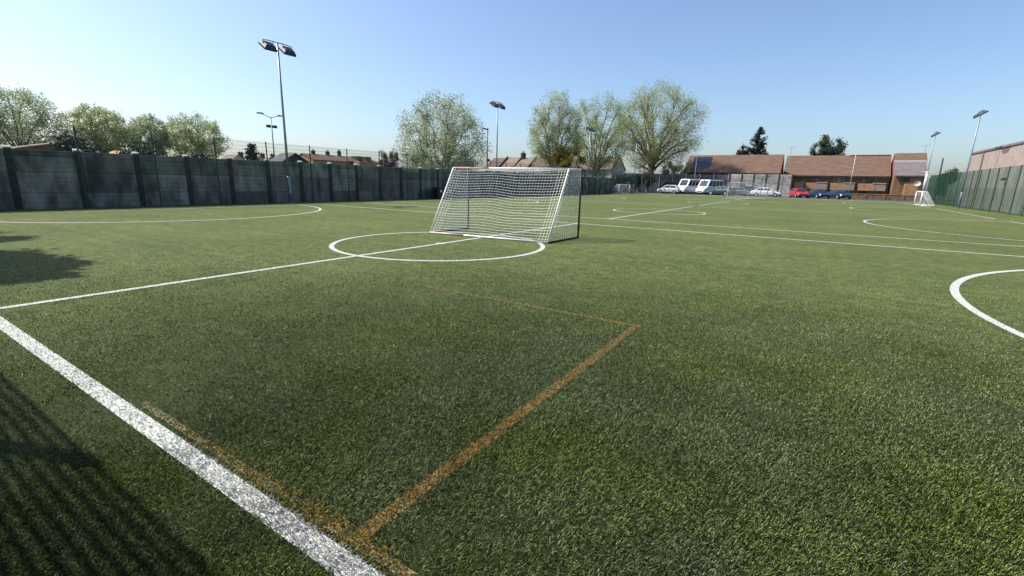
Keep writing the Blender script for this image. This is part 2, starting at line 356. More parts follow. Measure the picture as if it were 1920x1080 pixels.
# standing turf fibres in front of the photographer; sparser and coarser with distance
def fibres():
    rng = np.random.default_rng(7)
    D0, R0, R1 = 33000.0, 2.6, 14.0
    ang_mid, half = math.atan2(math.cos(YAW), math.sin(YAW)), R(66)
    n1 = int(D0*half*(R0**2-0.45**2)); r1 = np.sqrt(rng.uniform(0.45**2, R0**2, n1))
    n2 = int(D0*2*half*R0**2*math.log(R1/R0)); r2 = R0*np.exp(rng.uniform(0, math.log(R1/R0), n2))
    keep = rng.random(n2) < np.clip((R1-r2)/(R1-3.0), 0.0, 1.0); r2 = r2[keep]
    r = np.concatenate([r1, r2]); a = ang_mid+rng.uniform(-half, half, len(r))
    x, y = r*np.cos(a), r*np.sin(a)
    def vnoise(px, py, sc_, sd):
        gx, gy = px*sc_, py*sc_; ix, iy = np.floor(gx), np.floor(gy); fx, fy = gx-ix, gy-iy; fx = fx*fx*(3-2*fx); fy = fy*fy*(3-2*fy)
        def hh(a_, b_): q_ = np.sin(a_*127.1+b_*311.7+sd*74.7)*43758.5453; return q_-np.floor(q_)
        return (hh(ix, iy)*(1-fx)+hh(ix+1, iy)*fx)*(1-fy)+(hh(ix, iy+1)*(1-fx)+hh(ix+1, iy+1)*fx)*fy
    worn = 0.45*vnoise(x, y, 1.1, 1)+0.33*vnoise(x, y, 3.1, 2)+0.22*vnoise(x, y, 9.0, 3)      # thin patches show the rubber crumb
    shade_dip = np.exp(-((x+2.6)/3.2)**2-((y-1.8)/2.6)**2)                 # fibres thinned so the turf's dimmer, less lit zone is built in
    dens = np.clip(0.36+2.1*(worn-0.30)-0.30*shade_dip, 0.12, 1.0); dens = 1-(1-dens)*np.clip(1.25-r/9.0, 0.25, 1.0)
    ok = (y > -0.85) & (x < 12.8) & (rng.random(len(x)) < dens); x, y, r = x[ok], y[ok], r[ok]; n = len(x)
    # worn patches carry shorter, flatter fibres
    w = 0.5+0.5*np.sin(x*1.1+1.7*np.sin(y*0.7)+2.0)*np.sin(y*1.3+1.3*np.sin(x*0.9))
    grow = np.maximum(1.0, (r/R0)**0.62)
    ln = rng.uniform(0.012, 0.034, n)*(0.86+0.2*w)*(0.62+0.38*np.exp(-np.maximum(r-2.5, 0)/3.0)); wd = rng.uniform(0.0010, 0.0023, n)*grow*1.1
    lean = np.radians(np.clip(rng.normal(42, 20, n), 4, 84)); az = rng.uniform(0, 2*np.pi, n)
    cs = 0.045*np.minimum(grow, 2.2)                                     # fibres lie over together in small tufts
    hsh = np.sin(np.floor(x/cs+0.35*np.sin(y*40))*127.1+np.floor(y/cs+0.35*np.sin(x*37))*311.7)*43758.5453; hsh -= np.floor(hsh)
    pick = rng.random(n) < 0.3; az[pick] = hsh[pick]*2*np.pi+rng.normal(0, 0.5, pick.sum())
    pile = rng.random(n) < 0.5; az[pile] = R(21)+rng.normal(0, 0.85, pile.sum()); lean[pile] = np.radians(np.clip(rng.normal(50, 16, pile.sum()), 12, 84))       # the pile leans one way
    dx, dy, dz = np.sin(lean)*np.cos(az), np.sin(lean)*np.sin(az), np.cos(lean)
    px, py = -np.sin(az)*wd/2, np.cos(az)*wd/2
    tw = rng.uniform(-0.6, 0.6, n)*wd
    z0 = np.zeros(n)
    A = np.stack([x+px, y+py, z0+tw*0.4], 1); B = np.stack([x-px, y-py, z0-tw*0.4], 1)
    mx_, my_, mz_ = x+dx*ln*0.5, y+dy*ln*0.5, dz*ln*0.62+0.003
    Cc = np.stack([mx_-px*0.9, my_-py*0.9, mz_], 1); D = np.stack([mx_+px*0.9, my_+py*0.9, mz_], 1)
    T = np.stack([x+dx*ln, y+dy*ln, np.maximum(dz*ln*0.9, 0.004)], 1)
    quad = np.stack([A, B, Cc, T, D], 1)          # five-cornered blade, bent at the middle
    used = np.zeros(n, bool)
    for ob_, m_, f in line_jobs:
        sel = f(x+rng.normal(0, 0.006, n), y+rng.normal(0, 0.006, n)) & ~used
        if id(ob_) in KEEP: sel &= rng.random(n) < KEEP[id(ob_)](x, y)
        used |= sel
        if sel.sum():
            q = quad[sel].reshape(-1, 3); c = link('line_fibres', np_mesh('line_fibres', q, 5, m_), ob_); tag(c, kind='stuff')
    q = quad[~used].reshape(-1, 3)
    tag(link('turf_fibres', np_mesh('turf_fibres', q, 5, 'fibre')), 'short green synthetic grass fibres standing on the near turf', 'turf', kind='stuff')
fibres()

# ------------------------------------------------------------------ left wall of concrete bays
rnd = random.Random(3)
def panel_wall(name, label, origin, along, nb, bay, h, rows, m_panel, m_post, out, cap=True, post_w=0.15):
    """bays of concrete panels slotted between posts; `along` and `out` are unit axes"""
    t = thing(name, label, 'wall', origin)
    ax, ay = along; ox, oy = out
    def boxm(l0, l1, o0, o1, z0, z1):
        b = MB(); xs = sorted((ax*l0+ox*o0, ax*l1+ox*o1)); ys = sorted((ay*l0+oy*o0, ay*l1+oy*o1)); return b.cbox(xs[0], xs[1], ys[0], ys[1], z0, z1, 0.012)
    pm = boxm(-post_w/2, post_w/2, -0.07, 0.085, -0.15, h+0.02).mesh('post', m_post)
    cm = None
    if cap:
        b = MB(); e = post_w/2+0.01
        p = [(-0.08, h+0.022), (0.095, h+0.022), (0.095, h+0.06), (-0.08, h+0.13)]
        if abs(ay) > 0.5: b.extr([(ox*q, z) for q, z in p], -e, e)
        else: b.extrx([(oy*q, z) for q, z in p], -e, e)
        cm = b.mesh('post_cap', 'concrete_cap')
    pan = []
    for k, (z0, z1) in enumerate(rows):
        rec = 0.02 if (k == len(rows)-1 and cap) else 0.0; l0, l1 = post_w/2-0.03, bay-post_w/2+0.03
        prof = [(-0.045-rec, z0), (-0.004-rec, z0), (0.022-rec, z0+0.035), (0.022-rec, z1-0.03), (-0.004-rec, z1), (-0.045-rec, z1)]
        b = MB()
        if abs(ay) > 0.5: b.extr([(ox*q, z) for q, z in prof], l0, l1)
        else: b.extrx([(oy*q, z) for q, z in prof], l0, l1)
        pan.append(b.mesh('panel', m_panel))
    for i in range(nb+1):
        p = link('post', pm, t, (ax*bay*i, ay*bay*i, 0))
        if cm: link('post_cap', cm, p)
        if i < nb:
            for me in pan: link('panel', me, t, (ax*bay*i+ox*rnd.uniform(-0.012, 0.012), ay*bay*i+oy*rnd.uniform(-0.012, 0.012), 0))
    return t
panel_wall('concrete_wall', 'long dark weathered concrete panel wall along the left side of the pitch', (-26.6, -3.25, 0), (0, 1), 36, 2.06, 2.33,
           [(-0.1, 0.62), (0.62, 1.46), (1.46, 2.08), (2.08, 2.33)], 'concrete_dark', 'concrete_post', (1, 0), post_w=0.21)  # posts widened to take in the dark shading beside them

# ------------------------------------------------------------------ welded mesh fences
def mesh_fence(label, origin, along, n, gap, h, group=None, hw=0.0045, vw=0.0026, pw=0.03):
    t = thing('mesh_fence', label, 'fence', origin); ax, ay = along
    b = MB()
    if ax: b.cbox(-pw, pw, -0.03, 0.03, -0.2, h, 0.006)
    else: b.cbox(-0.02, 0.02, -pw, pw, -0.2, h, 0.006)
    pm = b.mesh('post', 'fence_green'); w = MB()
    def wire(a0, a1, z0, z1, off):
        if ax: w.box(a0, a1, off-0.0025, off+0.0025, z0, z1)
        else: w.box(off-0.0025, off+0.0025, a0, a1, z0, z1)
    k = 0.05
    while k < gap-0.02:
        wire(k-vw, k+vw, 0.05, h-0.03, 0.024 if not ax else 0.024); k += 0.05
    z = 0.06
    while z < h-0.02:
        for off in (0.031, 0.017): wire(0.0, gap, z-hw, z+hw, off)
        z += 0.2
    me = w.mesh('mesh_panel', 'fence_green')
    for i in range(n+1):
        link('post', pm, t, (ax*gap*i, ay*gap*i, 0))
        if i < n: tag(link('mesh_panel', me, t, (ax*gap*i, ay*gap*i, 0)), kind='stuff')
    return t
mesh_fence('tall green welded mesh fence standing before the dark concrete wall', (-26.1, -1.1, 0), (0, 1), 30, 2.69, 3.36)
mesh_fence('tall green welded mesh fence before the grey building on the right', (12.0, -0.4, 0), (0, 1), 33, 2.425, 3.5, vw=0.0032, pw=0.09)
mesh_fence('green welded mesh fence between the far turf edge and the parked cars', (-26.1, 80.05, 0), (1, 0), 14, 2.72, 3.2, hw=0.003, vw=0.0016)
mesh_fence('green mesh fence beside the photographer that throws striped shade on the turf', (-27.6, -0.40, 0), (1, 0), 15, 2.722, 3.36, hw=0.018, vw=0.0028, pw=0.085)

# ------------------------------------------------------------------ floodlight columns
def flood_head(t, s):
    """bracket and one of two lamp heads, s = -1 or 1 along the fence"""
    b = MB(); hx, hy, hz = 0.0, s*0.52, 8.28
    b.path([(0, s*0.05, 8.62), (0.0, s*0.5, 8.62), (0.02, s*0.82, 8.58), (0.05, s*0.84, hz+0.05)], 0.022, 6)
    b.path([(0.05, s*0.28, 8.62), (0.06, s*0.28, hz+0.05)], 0.02, 6)
    b.build('bracket', 'lamp_dark', t)
    h = MB(); T = R(34)
    def q(x, y, z): return (hx+x*math.cos(T)+z*math.sin(T), hy+s*0.03+y, hz-x*math.sin(T)+z*math.cos(T))
    vs = []
    for (w, d, z) in ((0.24, 0.22, 0.20), (0.35, 0.33, 0.04), (0.35, 0.33, -0.06)):
        vs += [q(-d, -w, z), q(d, -w, z), q(d, w, z), q(-d, w, z)]
    fs = [(0,1,2,3)]+[(i, 4+i, 4+(i+1)%4, (i+1)%4) for i in range(4)]+[(4+i, 8+i, 8+(i+1)%4, 4+(i+1)%4) for i in range(4)]+[(11,10,9,8)]
    ho = h.add(vs, fs).build('lamp_head', 'lamp_dark', t)
    MB().add([q(-0.29,-0.31,-0.063), q(0.29,-0.31,-0.063), q(0.29,0.31,-0.063), q(-0.29,0.31,-0.063)], [(3,2,1,0)]).build('lens', 'lamp_glass', ho)
def floodlight(x, y, face, label, collar=False):
    t = thing('floodlight_column', label, 'floodlight', (x, y, 0), 0 if face > 0 else math.pi, 'floodlight columns along both sides of the pitch')
    MB().cbox(-0.2, 0.2, -0.2, 0.2, -0.05, 0.03, 0.02).build('base_plate', 'galv', t)
    MB().path([(0,0,0.03), (0,0,1.45), (0,0,1.5)], [0.098, 0.096, 0.075], 12).build('base_section', 'galv', t, True)
    MB().path([(0,0,1.48), (0,0,4.0), (0,0,8.64)], [0.073, 0.064, 0.05], 12).build('shaft', 'galv', t, True)
    MB().box(0.09, 0.103, -0.05, 0.05, 0.55, 1.1).build('access_door', 'galv', t)
    for s in (-1, 1): flood_head(t, s)
    if collar:
        b = MB(); b.path([(0,0,3.75), (0,0,3.9)], 0.16, 12); b.box(-0.05, 0.05, -0.95, 0.95, 3.80, 3.86); b.box(-0.75, 0.75, -0.05, 0.05, 3.861, 3.92)
        b.build('crossarm', 'white_paint', t)
        MB().path([(0,0,1.5), (0,0,3.75)], [0.15, 0.12], 12).build('sleeve', 'white_paint', t, True)
PV = [16.1, 37.3, 58.6, 77.6]
lab = ['tall floodlight column nearest on the left beside the concrete wall', 'floodlight column behind the big net goal, right of the round tree',
       'floodlight column before the group of trees, second farthest on the left', 'farthest left floodlight column by the small white goal and dark bushes']
for v, l in zip(PV, lab): floodlight(-25.9, v, 1, l)
floodlight(11.35, 59.3, -1, 'floodlight column nearest on the right before the grey fenced building')
floodlight(11.35, 78.3, -1, 'farther right floodlight column with a white crossarm halfway up its shaft', True)

# ------------------------------------------------------------------ the big portable goal
def net_patch(t, name, f, nu, nv, r, m='net'):
    b = MB()
    for i in range(nu+1): b.path([f(i/nu, j/nv) for j in range(nv+1)], r, 3, False)
    for j in range(nv+1): b.path([f(i/nu, j/nv) for i in range(nu+1)], r, 3, False)
    return tag(b.build(name, m, t), kind='stuff')
def lerp(a, b, t): return Vector(a)*(1-t)+Vector(b)*t
def big_goal():
    t = thing('football_goal', 'large portable football goal with white net standing on the near centre circle', 'goal', (-7.42, 11.98, 0), R(5.0))
    W, Hh, dt, db = 1.87, 1.90, 0.62, 1.72      # half width, height, roof depth, ground depth; the mouth looks to +y
    FL, FR = (-W, 0, 0), (W, 0, 0); TL, TR = (-W, 0, Hh), (W, 0, Hh)
    kb, kt = -0.20, -0.14                        # the frame has been pushed out of square
    BL, BR = (-W+kb, -db, 0.03), (W+kb, -db, 0.03); UL, UR = (-W+kt, -dt, Hh), (W+kt, -dt, Hh)
    for s in (-1, 1):
        p = MB().path([(s*W,0,0), (s*W,0,Hh)], 0.027, 10).build('post', 'black_tube', t, True)
        MB().path([(s*W,0,0.28), (s*W,0,0.36)], 0.038, 10).build('clamp', 'black_tube', p)
        MB().path([(s*W,0,Hh), (s*W+kt,-dt,Hh)], 0.02, 8).build('top_rail', 'white_paint', t, True)
        MB().path([(s*W+kt,-dt,Hh), (s*W+kb,-db,0.03)], 0.022, 8).build('rear_stay', 'white_paint', t, True)
        MB().path([(s*W,0,0.025), (s*W+kb,-db,0.025)], 0.024, 8).build('ground_rail', 'black_tube', t, True)
    MB().path([(-W,0,Hh), (W,0,Hh)], 0.026, 10).build('crossbar', 'white_paint', t, True)
    rb = MB().path([(-0.75,-dt,Hh), (W+kt,-dt,Hh)], 0.022, 8).build('rear_top_bar', 'white_paint', t, True)
    tag(MB().path([(-W+kt,-dt,Hh), (-0.752,-dt,Hh)], 0.024, 8).build('rear_top_bar', 'faded_red', t, True), 'faded red end of the top bar')
    MB().path([(-0.9,-db,0.03), (W+kb,-db,0.03)], 0.024, 8).build('rear_ground_bar', 'white_paint', t, True)
    tag(MB().path([(-W+kb,-db,0.03), (-0.902,-db,0.03)], 0.025, 8).build('rear_ground_bar', 'pale_pink', t, True), 'pale pink end of the ground bar')
    def back(a, b):
        p = lerp(lerp(UL, UR, a), lerp(BL, BR, a), b)
        bulge = math.sin(math.pi*b)*math.sin(math.pi*min(1, max(0, a)))
        p.y += 0.20*bulge
        hang = 1-math.exp(-((a-0.36)/0.13)**2)*0.95            # the net is hitched up about a third of the way along
        p.z -= (0.065*hang+0.012*math.sin(9.0*a+1.0)+0.008*math.sin(23*a))*math.sin(math.pi*min(1, b*0.86+0.10))*math.sin(math.pi*a)**0.6
        return p
    net_patch(t, 'back_net', back, 42, 26, 0.0038)
    net_patch(t, 'roof_net', lambda a, b: lerp(lerp(TL, TR, a), lerp(UL, UR, a), b)-Vector((0,0,0.07*math.sin(math.pi*b)*math.sin(math.pi*a))), 42, 6, 0.0034)
    for s in (-1, 1):
        def side(a, b, s=s):
            p = lerp(lerp((s*W,-0.02,Hh), (s*W+kt,-dt,Hh), a), lerp((s*W,-0.02,0.03), (s*W+kb,-db,0.03), a), b)
            p.x -= s*0.10*math.sin(math.pi*a)*math.sin(math.pi*b); p.z -= 0.12*math.sin(math.pi*b)*(math.sin(math.pi*a)); return p
        net_patch(t, 'side_net', side, 16, 22, 0.0030)
big_goal()

def small_goal(label, loc, rz, W, Hh, m_frame, netm, dt=0.35, db=1.25, r=0.045, nr=0.007):
    t = thing('small_goal', label, 'goal', loc, rz, 'small goals on the far pitches')
    for s in (-1, 1):
        MB().path([(s*W,0,0), (s*W,0,Hh)], r, 8).build('post', m_frame, t, True)
        MB().path([(s*W,0,Hh), (s*W,-dt,Hh), (s*W,-db,0.05)], r*0.7, 8).build('rear_stay', m_frame, t, True)
        MB().path([(s*W,0,0.04), (s*W,-db,0.04)], r*0.8, 8).build('ground_rail', m_frame, t, True)
    MB().path([(-W,0,Hh), (W,0,Hh)], r, 8).build('crossbar', m_frame, t, True)
    MB().path([(-W,-db,0.04), (W,-db,0.04)], r*0.9, 8).build('rear_ground_bar', m_frame, t, True)
    net_patch(t, 'back_net', lambda a, b: lerp(lerp((-W,-dt,Hh), (W,-dt,Hh), a), lerp((-W,-db,0.05), (W,-db,0.05), a), b)+Vector((0, 0.12*math.sin(math.pi*a)*math.sin(math.pi*b), 0)), int(W*2/0.13), 12, nr, netm)
    for s in (-1, 1):
        net_patch(t, 'side_net', lambda a, b: lerp(lerp((s*W,0,Hh), (s*W,-dt,Hh), a), lerp((s*W,0,0.05), (s*W,-db,0.05), a), b), 8, 10, nr, netm)
small_goal('small white framed goal before the green fence, near the right wall', (9.3, 66.1, 0), R(90), 1.75, 1.45, 'white_paint', 'net', r=0.055)
small_goal('small white framed goal by the dark left wall, seen right of the big goal', (-24.9, 70.5, 0), R(-90), 2.4, 1.4, 'white_paint', 'net_dull', r=0.05, db=1.5)
small_goal('pale net goal standing in the far middle, in front of the dark cars', (-7.1, 64.5, 0), R(0), 2.2, 2.0, 'galv', 'net_dull', r=0.028, nr=0.006, db=1.3)

# low dark equipment box against the left wall
def kit_box():
    t = thing('equipment_box', 'low black equipment box with three white discs against the concrete wall', 'box', (-25.6, 29.2, 0))
    MB().cbox(-0.28, 0.28, -0.85, 0.85, 0.04, 0.82, 0.03).build('body', 'black_tube', t)
    MB().cbox(-0.31, 0.31, -0.89, 0.89, 0.822, 0.90, 0.03).build('lid', 'black_tube', t)
    for k in (-0.52, 0.0, 0.52):
        MB().path([(0.281, k, 0.62), (0.30, k, 0.62)], 0.11, 12).build('disc', 'white_paint', t)
    for k in (-0.4, 0.4): MB().cbox(-0.2, 0.2, k-0.06, k+0.06, 0, 0.04, 0.01).build('foot', 'black_tube', t)
kit_box()

# ------------------------------------------------------------------ building on the right
def right_building():
    t = thing('long_building', 'long building with grey lower wall and pinkish brick top behind right fence', 'building', (13.3, 0, 0))
    MB().box(0, 14, 20, 69.4, -0.2, 3.62).build('lower_wall', 'grey_wall', t)
    MB().box(0.04, 13.96, 20.04, 69.36, 3.622, 5.42).build('upper_wall', 'brick_pink', t)
    MB().box(-0.06, 14.06, 19.94, 69.46, 5.422, 5.60).build('coping', 'roof_grey', t)
    for z0, z1, a, b in ((4.86, 5.41, 57.3, 59.6),):
        MB().add([(0.034, a, z1), (0.034, b, z1), (0.034, b-0.2, z0+0.18), (0.034, (a+b)/2+0.3, z0), (0.034, a+0.5, z0+0.05), (0.034, a+0.1, z0+0.3)], [(0,5,4,3,2,1)]).build('stain', 'stain', t)
    MB().path([(-0.05, 64.6, 0.0), (-0.05, 64.6, 5.4)], 0.05, 8).build('downpipe', 'roof_grey', t)
    b = MB(); b.box(-0.28, -0.002, 55.9, 56.15, 2.62, 2.78); b.box(-0.34, -0.2, 55.7, 56.3, 2.55, 2.66); b.build('wall_lamp', 'lamp_dark', t)
right_building()

# ------------------------------------------------------------------ houses
def window(t, m, x0, x1, y, z0, z1, pane='pane', frame='frame_white', depth=0.05):
    """window in a wall that faces -y"""
    w = MB(); f = 0.07
    w.box(x0, x1, y-depth, y-0.004, z0, z0+f); w.box(x0, x1, y-depth, y-0.004, z1-f, z1)
    w.box(x0, x0+f, y-depth, y-0.004, z0+f, z1-f); w.box(x1-f, x1, y-depth, y-0.004, z0+f, z1-f)
    xm = (x0+x1)/2; w.box(xm-f/2, xm+f/2, y-depth, y-0.004, z0+f, z1-f)
    wo = w.build('window', frame, t)
    for a, b in ((x0+f, xm-f/2), (xm+f/2, x1-f)):
        MB().box(a, b, y-depth*0.45, y-0.003, z0+f, z1-f).build('pane', pane, wo)
    MB().box(x0-0.08, x1+0.08, y-0.12, y-0.002, z0-0.08, z0-0.002).build('sill', 'concrete_cap', wo)
    return wo

def gable_house_x(label, x0, x1, y0, y1, eave, ridge, wall='brick', roof='roof_brown', over=0.35, group=None, wins=(), rise_off=0.0):
    """ridge runs along x, front faces -y"""
    t = thing('house', label, 'house', (0, 0, 0), 0, group); ym = (y0+y1)/2
    MB().extrx([(y0, -0.1), (y1, -0.1), (y1, eave), (ym, ridge-0.12), (y0, eave)], x0, x1).build('wall', wall, t)
    s = (ridge-eave)/(ym-y0); b = MB(); e = over
    for sg in (-1, 1):
        ya, yb = (y0-e, ym) if sg < 0 else (y1+e, ym); za = eave-e*s+0.06
        P = [(ya, za), (yb, ridge), (yb, ridge+0.12), (ya, za+0.12)]
        if sg > 0: P = P[::-1]
        b.extrx(P, x0-0.2, x1+0.2)
    r = b.build('roof', roof, t)
    MB().box(x0-0.2, x1+0.2, y0-e-0.03, y0-e-0.002, eave-e*s-0.10, eave-e*s+0.14).build('fascia', 'fascia', r)
    for w in wins: window(t, None, *w)
    return t, r

def chimney(r, x, y, z0, z1, w=0.45, pots=2, m='chimney'):
    c = MB().cbox(x-w/2, x+w/2, y-w, y+w, z0, z1, 0.02); c.cbox(x-w/2-0.07, x+w/2+0.07, y-w-0.07, y+w+0.07, z1, z1+0.14, 0.02)
    co = c.build('chimney', m, r)
    for k in range(pots):
        yy = y+(k-(pots-1)/2)*w*0.8
        MB().path([(x, yy, z1+0.14), (x, yy, z1+0.62)], [0.13, 0.10], 8).build('chimney_pot', m, co)

# far brick block with balconies
def flats():
    t = thing('brick_flats', 'two storey brown brick flats with tiled roof and brick balconies at far end', 'building', (0, 0, 0))
    Y = 112.0
    MB().extrx([(Y, -0.1), (Y+9, -0.1), (Y+9, 4.35), (Y+4.5, 7.85), (Y, 4.35)], -5.3, 11.1).build('wall', 'brick', t)
    b = MB()
    b.extrx([(Y-0.9, 3.72), (Y+4.5, 7.95), (Y+4.5, 8.08), (Y-0.9, 3.9)], -6.2, 11.1)
    b.extrx([(Y+9.6, 3.9), (Y+4.5, 8.08), (Y+4.5, 7.95), (Y+9.6, 3.72)], -6.2, 11.1)
    rf = b.build('roof', 'roof_brown', t)
    MB().box(-6.2, 11.1, Y-0.96, Y-0.905, 3.66, 3.98).build('fascia', 'fascia', rf)
    MB().box(4.6, 11.0, Y+4.2, Y+4.8, 8.085, 8.3).build('ridge_band', 'fascia_white', rf)
    # balconies: brick boxes standing out from the wall
    for k, (a, c) in enumerate(((-3.9, -2.35), (-2.0, 1.65), (2.1, 5.9), (6.5, 10.6))):
        bo = MB(); bo.box(a, c, Y-1.5, Y-1.32, 1.30, 2.62); bo.box(a, a+0.18, Y-1.32, Y-0.002, 1.30, 2.62); bo.box(c-0.18, c, Y-1.32, Y-0.002, 1.30, 2.62)
        bo.box(a+0.18, c-0.18, Y-1.32, Y-0.002, 1.30, 1.45)
        ba = bo.build('balcony', 'brick_orange', t)
        mid = a+(c-a)*0.52
        MB().box(mid, c+0.02, Y-1.54, Y-1.505, 1.32, 2.30).build('cladding', 'brick_pink', ba)
        MB().box(mid-0.03, c+0.05, Y-1.58, Y-1.30, 2.622, 2.74).build('coping', 'concrete_cap', ba)
        if k:
            w = MB().box(a+0.5, a+2.0, Y-0.06, Y-0.003, 2.75, 3.62).build('window', 'frame_brown' if k != 2 else 'frame_white', t)
            for q in range(3): MB().box(a+0.56+q*0.47, a+0.98+q*0.47, Y-0.075, Y-0.061, 2.83, 3.55).build('pane', 'pane' if (k+q) % 3 else 'pane_pale', w)
        w = MB().box(a+0.3, a+1.4, Y-0.05, Y-0.003, 0.15, 1.2).build('door', 'frame_brown', t)
        MB().box(a+0.38, a+1.3, Y-0.065, Y-0.052, 0.55, 1.12).build('pane', 'pane', w)
    # wing on the right with its own steep roof
    X0, X1, YW = 11.4, 15.6, 108.6
    MB().box(X0, X1, YW, Y+9, -0.1, 4.3).build('wing_wall', 'brick', t)
    b = MB(); b.extrx([(YW-0.5, 3.95), (YW+3.2, 6.55), (YW+3.2, 6.72), (YW-0.5, 4.12)], X0-0.15, X1+0.15)
    wr = b.build('wing_roof', 'roof_grey', t)
    b = MB(); b.extrx([(YW+3.2, 6.74), (YW+5.4, 8.1), (YW+5.4, 8.25), (YW+3.2, 6.9)], X0-0.1, X1+0.25); b.extrx([(YW+5.4, 8.25), (YW+5.4, 8.1), (YW+11, 4.0), (YW+11, 4.15)], X0-0.1, X1+0.25)
    b.build('wing_roof', 'roof_brown', t)
    MB().box(X0-0.12, X1+0.12, YW+3.08, YW+3.198, 6.5, 6.86).build('fascia', 'fascia_white', wr)
    b = MB()
    for xx in (X0+0.02, X1-0.14): b.extrx([(YW+0.1, 4.302), (YW+12, 4.302), (YW+5.4, 8.02), (YW+3.2, 6.5)], xx, xx+0.12)
    b.build('gable', 'brick_red', t)
    MB().box(X0+1.6, X1-0.35, YW-0.9, YW-0.002, -0.1, 2.7).build('porch', 'brick_orange', t)
    w = MB().box(X0+0.9, X0+2.2, YW-0.05, YW-0.003, 3.0, 3.75).build('window', 'frame_brown', t)
    for q in range(2): MB().box(X0+0.97+q*0.6, X0+1.5+q*0.6, YW-0.065, YW-0.052, 3.07, 3.68).build('pane', 'pane', w)
flats()
def dish():
    t = thing('satellite_dish', 'round white satellite dish on the right end of the brick flats', 'satellite dish', (14.55, 107.45, 2.75))
    b = MB(); n = 16; vs = [(0, 0.12, 0)]; fs = []
    for j, rr in enumerate((0.25, 0.5)):
        for k in range(n): a = 2*math.pi*k/n; vs.append((rr*math.cos(a), 0.12-0.5*rr*rr, rr*0.92*math.sin(a)))
    for k in range(n): fs.append((0, 1+(k+1) % n, 1+k)); fs.append((1+k, 1+(k+1) % n, 1+n+(k+1) % n, 1+n+k))
    b.add(vs, fs).build('reflector', 'white_paint', t, True)
    MB().path([(0, 0.13, 0), (0, 0.24, -0.05), (0, 0.24, -0.5)], 0.03, 6).build('bracket', 'galv', t)
    MB().path([(0, -0.02, -0.42), (0, -0.38, -0.05)], 0.015, 6).build('arm', 'galv', t)
dish()
# house with solar roof, partly hidden by the wall
t, r = gable_house_x('brown roofed house with dark solar panels behind the parked vans', -24.0, -6.5, 104, 113, 4.35, 7.75, 'brick_red', 'roof_brown', 0.5)
def solar(r):
    for k in range(3):
        for j in range(2):
            x0 = -23.0+k*1.22; s = (7.75-4.35)/4.5; ya = 104.4+j*1.75; yb = ya+1.66
            za, zb = 4.35+(ya-104)*s+0.21, 4.35+(yb-104)*s+0.21
            MB().add([(x0,ya,za),(x0+1.17,ya,za),(x0+1.17,yb,zb),(x0,yb,zb),(x0,ya,za+0.05),(x0+1.17,ya,za+0.05),(x0+1.17,yb,zb+0.05),(x0,yb,zb+0.05)],
                     [(0,3,2,1),(4,5,6,7),(0,1,5,4),(1,2,6,5),(2,3,7,6),(3,0,4,7)]).build('solar_panel', 'solar', r)
solar(r)
panel_wall('concrete_wall', 'pale concrete panel wall behind the white car, below the brown roof', (-13.75, 95.2, 0), (1, 0), 5, 1.98, 3.72,
           [(-0.1, 1.2), (1.2, 2.0), (2.0, 2.85), (2.85, 3.72)], 'concrete_pale', 'concrete_post', (0, -1), cap=False, post_w=0.2)
def sheet_fence():
    t = thing('cladding_fence', 'dark blue grey vertical sheet fence behind the parked vans', 'fence', (-36.68, 95.4, 0))
    pm = MB().cbox(-0.06, 0.06, -0.08, 0.08, -0.1, 3.75, 0.01).mesh('post', 'concrete_cap')
    sm = MB().add(*[(lambda n: ([(i*2.48/n, -0.04 if i % 2 else 0.0, z) for i in range(n+1) for z in (0.05, 3.6)], [(2*i, 2*i+2, 2*i+3, 2*i+1) for i in range(n)]))(24)][0]).mesh('sheet', 'blue_grey_sheet')
    for i in range(10):
        link('post', pm, t, (i*2.52, -0.08, 0))
        if i < 9: link('sheet', sm, t, (i*2.52+0.02, 0, 0))
    MB().box(16.1, 22.6, -0.22, -0.17, 2.55, 2.72).build('rail', 'maroon', t)
sheet_fence()
def low_wall():
    t = thing('brick_wall', 'low brown brick wall in front of the flats, right of dark blue car', 'wall', (4.2, 93.6, 0))
    MB().box(0, 9.6, 0, 0.24, -0.1, 0.78).build('wall', 'brick', t); MB().box(-0.04, 9.64, -0.05, 0.29, 0.782, 0.86).build('coping', 'brick_orange', t)
    for k in range(5): MB().box(k*2.35-0.03, k*2.35+0.3, -0.06, -0.002, -0.1, 0.78).build('pier', 'brick', t)
low_wall()

# row of small houses whose roofs step along beyond the far left trees
for k in range(8):
    x0 = -73.4+k*4.35; dz = [0.0, 0.1, -0.05, 0.05, 0.0, -0.1, 0.0, 0.1, -0.05][k]
    where = ['leftmost of the row, behind the lamp post by the round tree', 'second of the row, behind the far floodlight', 'third of the row with the dark chimney', 'fourth of the row, right of the chimney',
             'fifth of the row, above the goal crossbar', 'sixth of the row behind the olive shrub', 'seventh of the row, half hidden by trees', 'rightmost of the row, half hidden by trees', 'rightmost of the row behind the big tree'][k]
    t, r = gable_house_x('tan roofed house, '+where, x0+0.12, x0+4.23, 100+0.5*(k % 2), 109, 4.5+dz, 7.3+dz, 'render_cream' if k % 2 else 'brick', 'roof_tan' if k % 3 else 'roof_brown', 0.3, 'stepped roof houses beyond the wall')
    y0 = 100+0.5*(k % 2); ym = (y0+109)/2; s = 2.8/(ym-y0)
    MB().extrx([(y0-0.5, 4.28+dz), (ym, 7.55+dz), (ym, 7.85+dz), (y0-0.5, 4.62+dz)], x0+4.2, x0+4.46).build('party_wall', 'fascia', r)
    MB().path([(x0+4.5, y0-0.34, 0), (x0+4.5, y0-0.34, 4.4)], 0.06, 6).build('downpipe', 'fascia', t)
    window(t, None, x0+1.2, x0+2.9, y0, 2.6, 3.7)
    if k == 2: chimney(r, x0+0.4, ym, 7.2, 8.4, 0.7, 2)

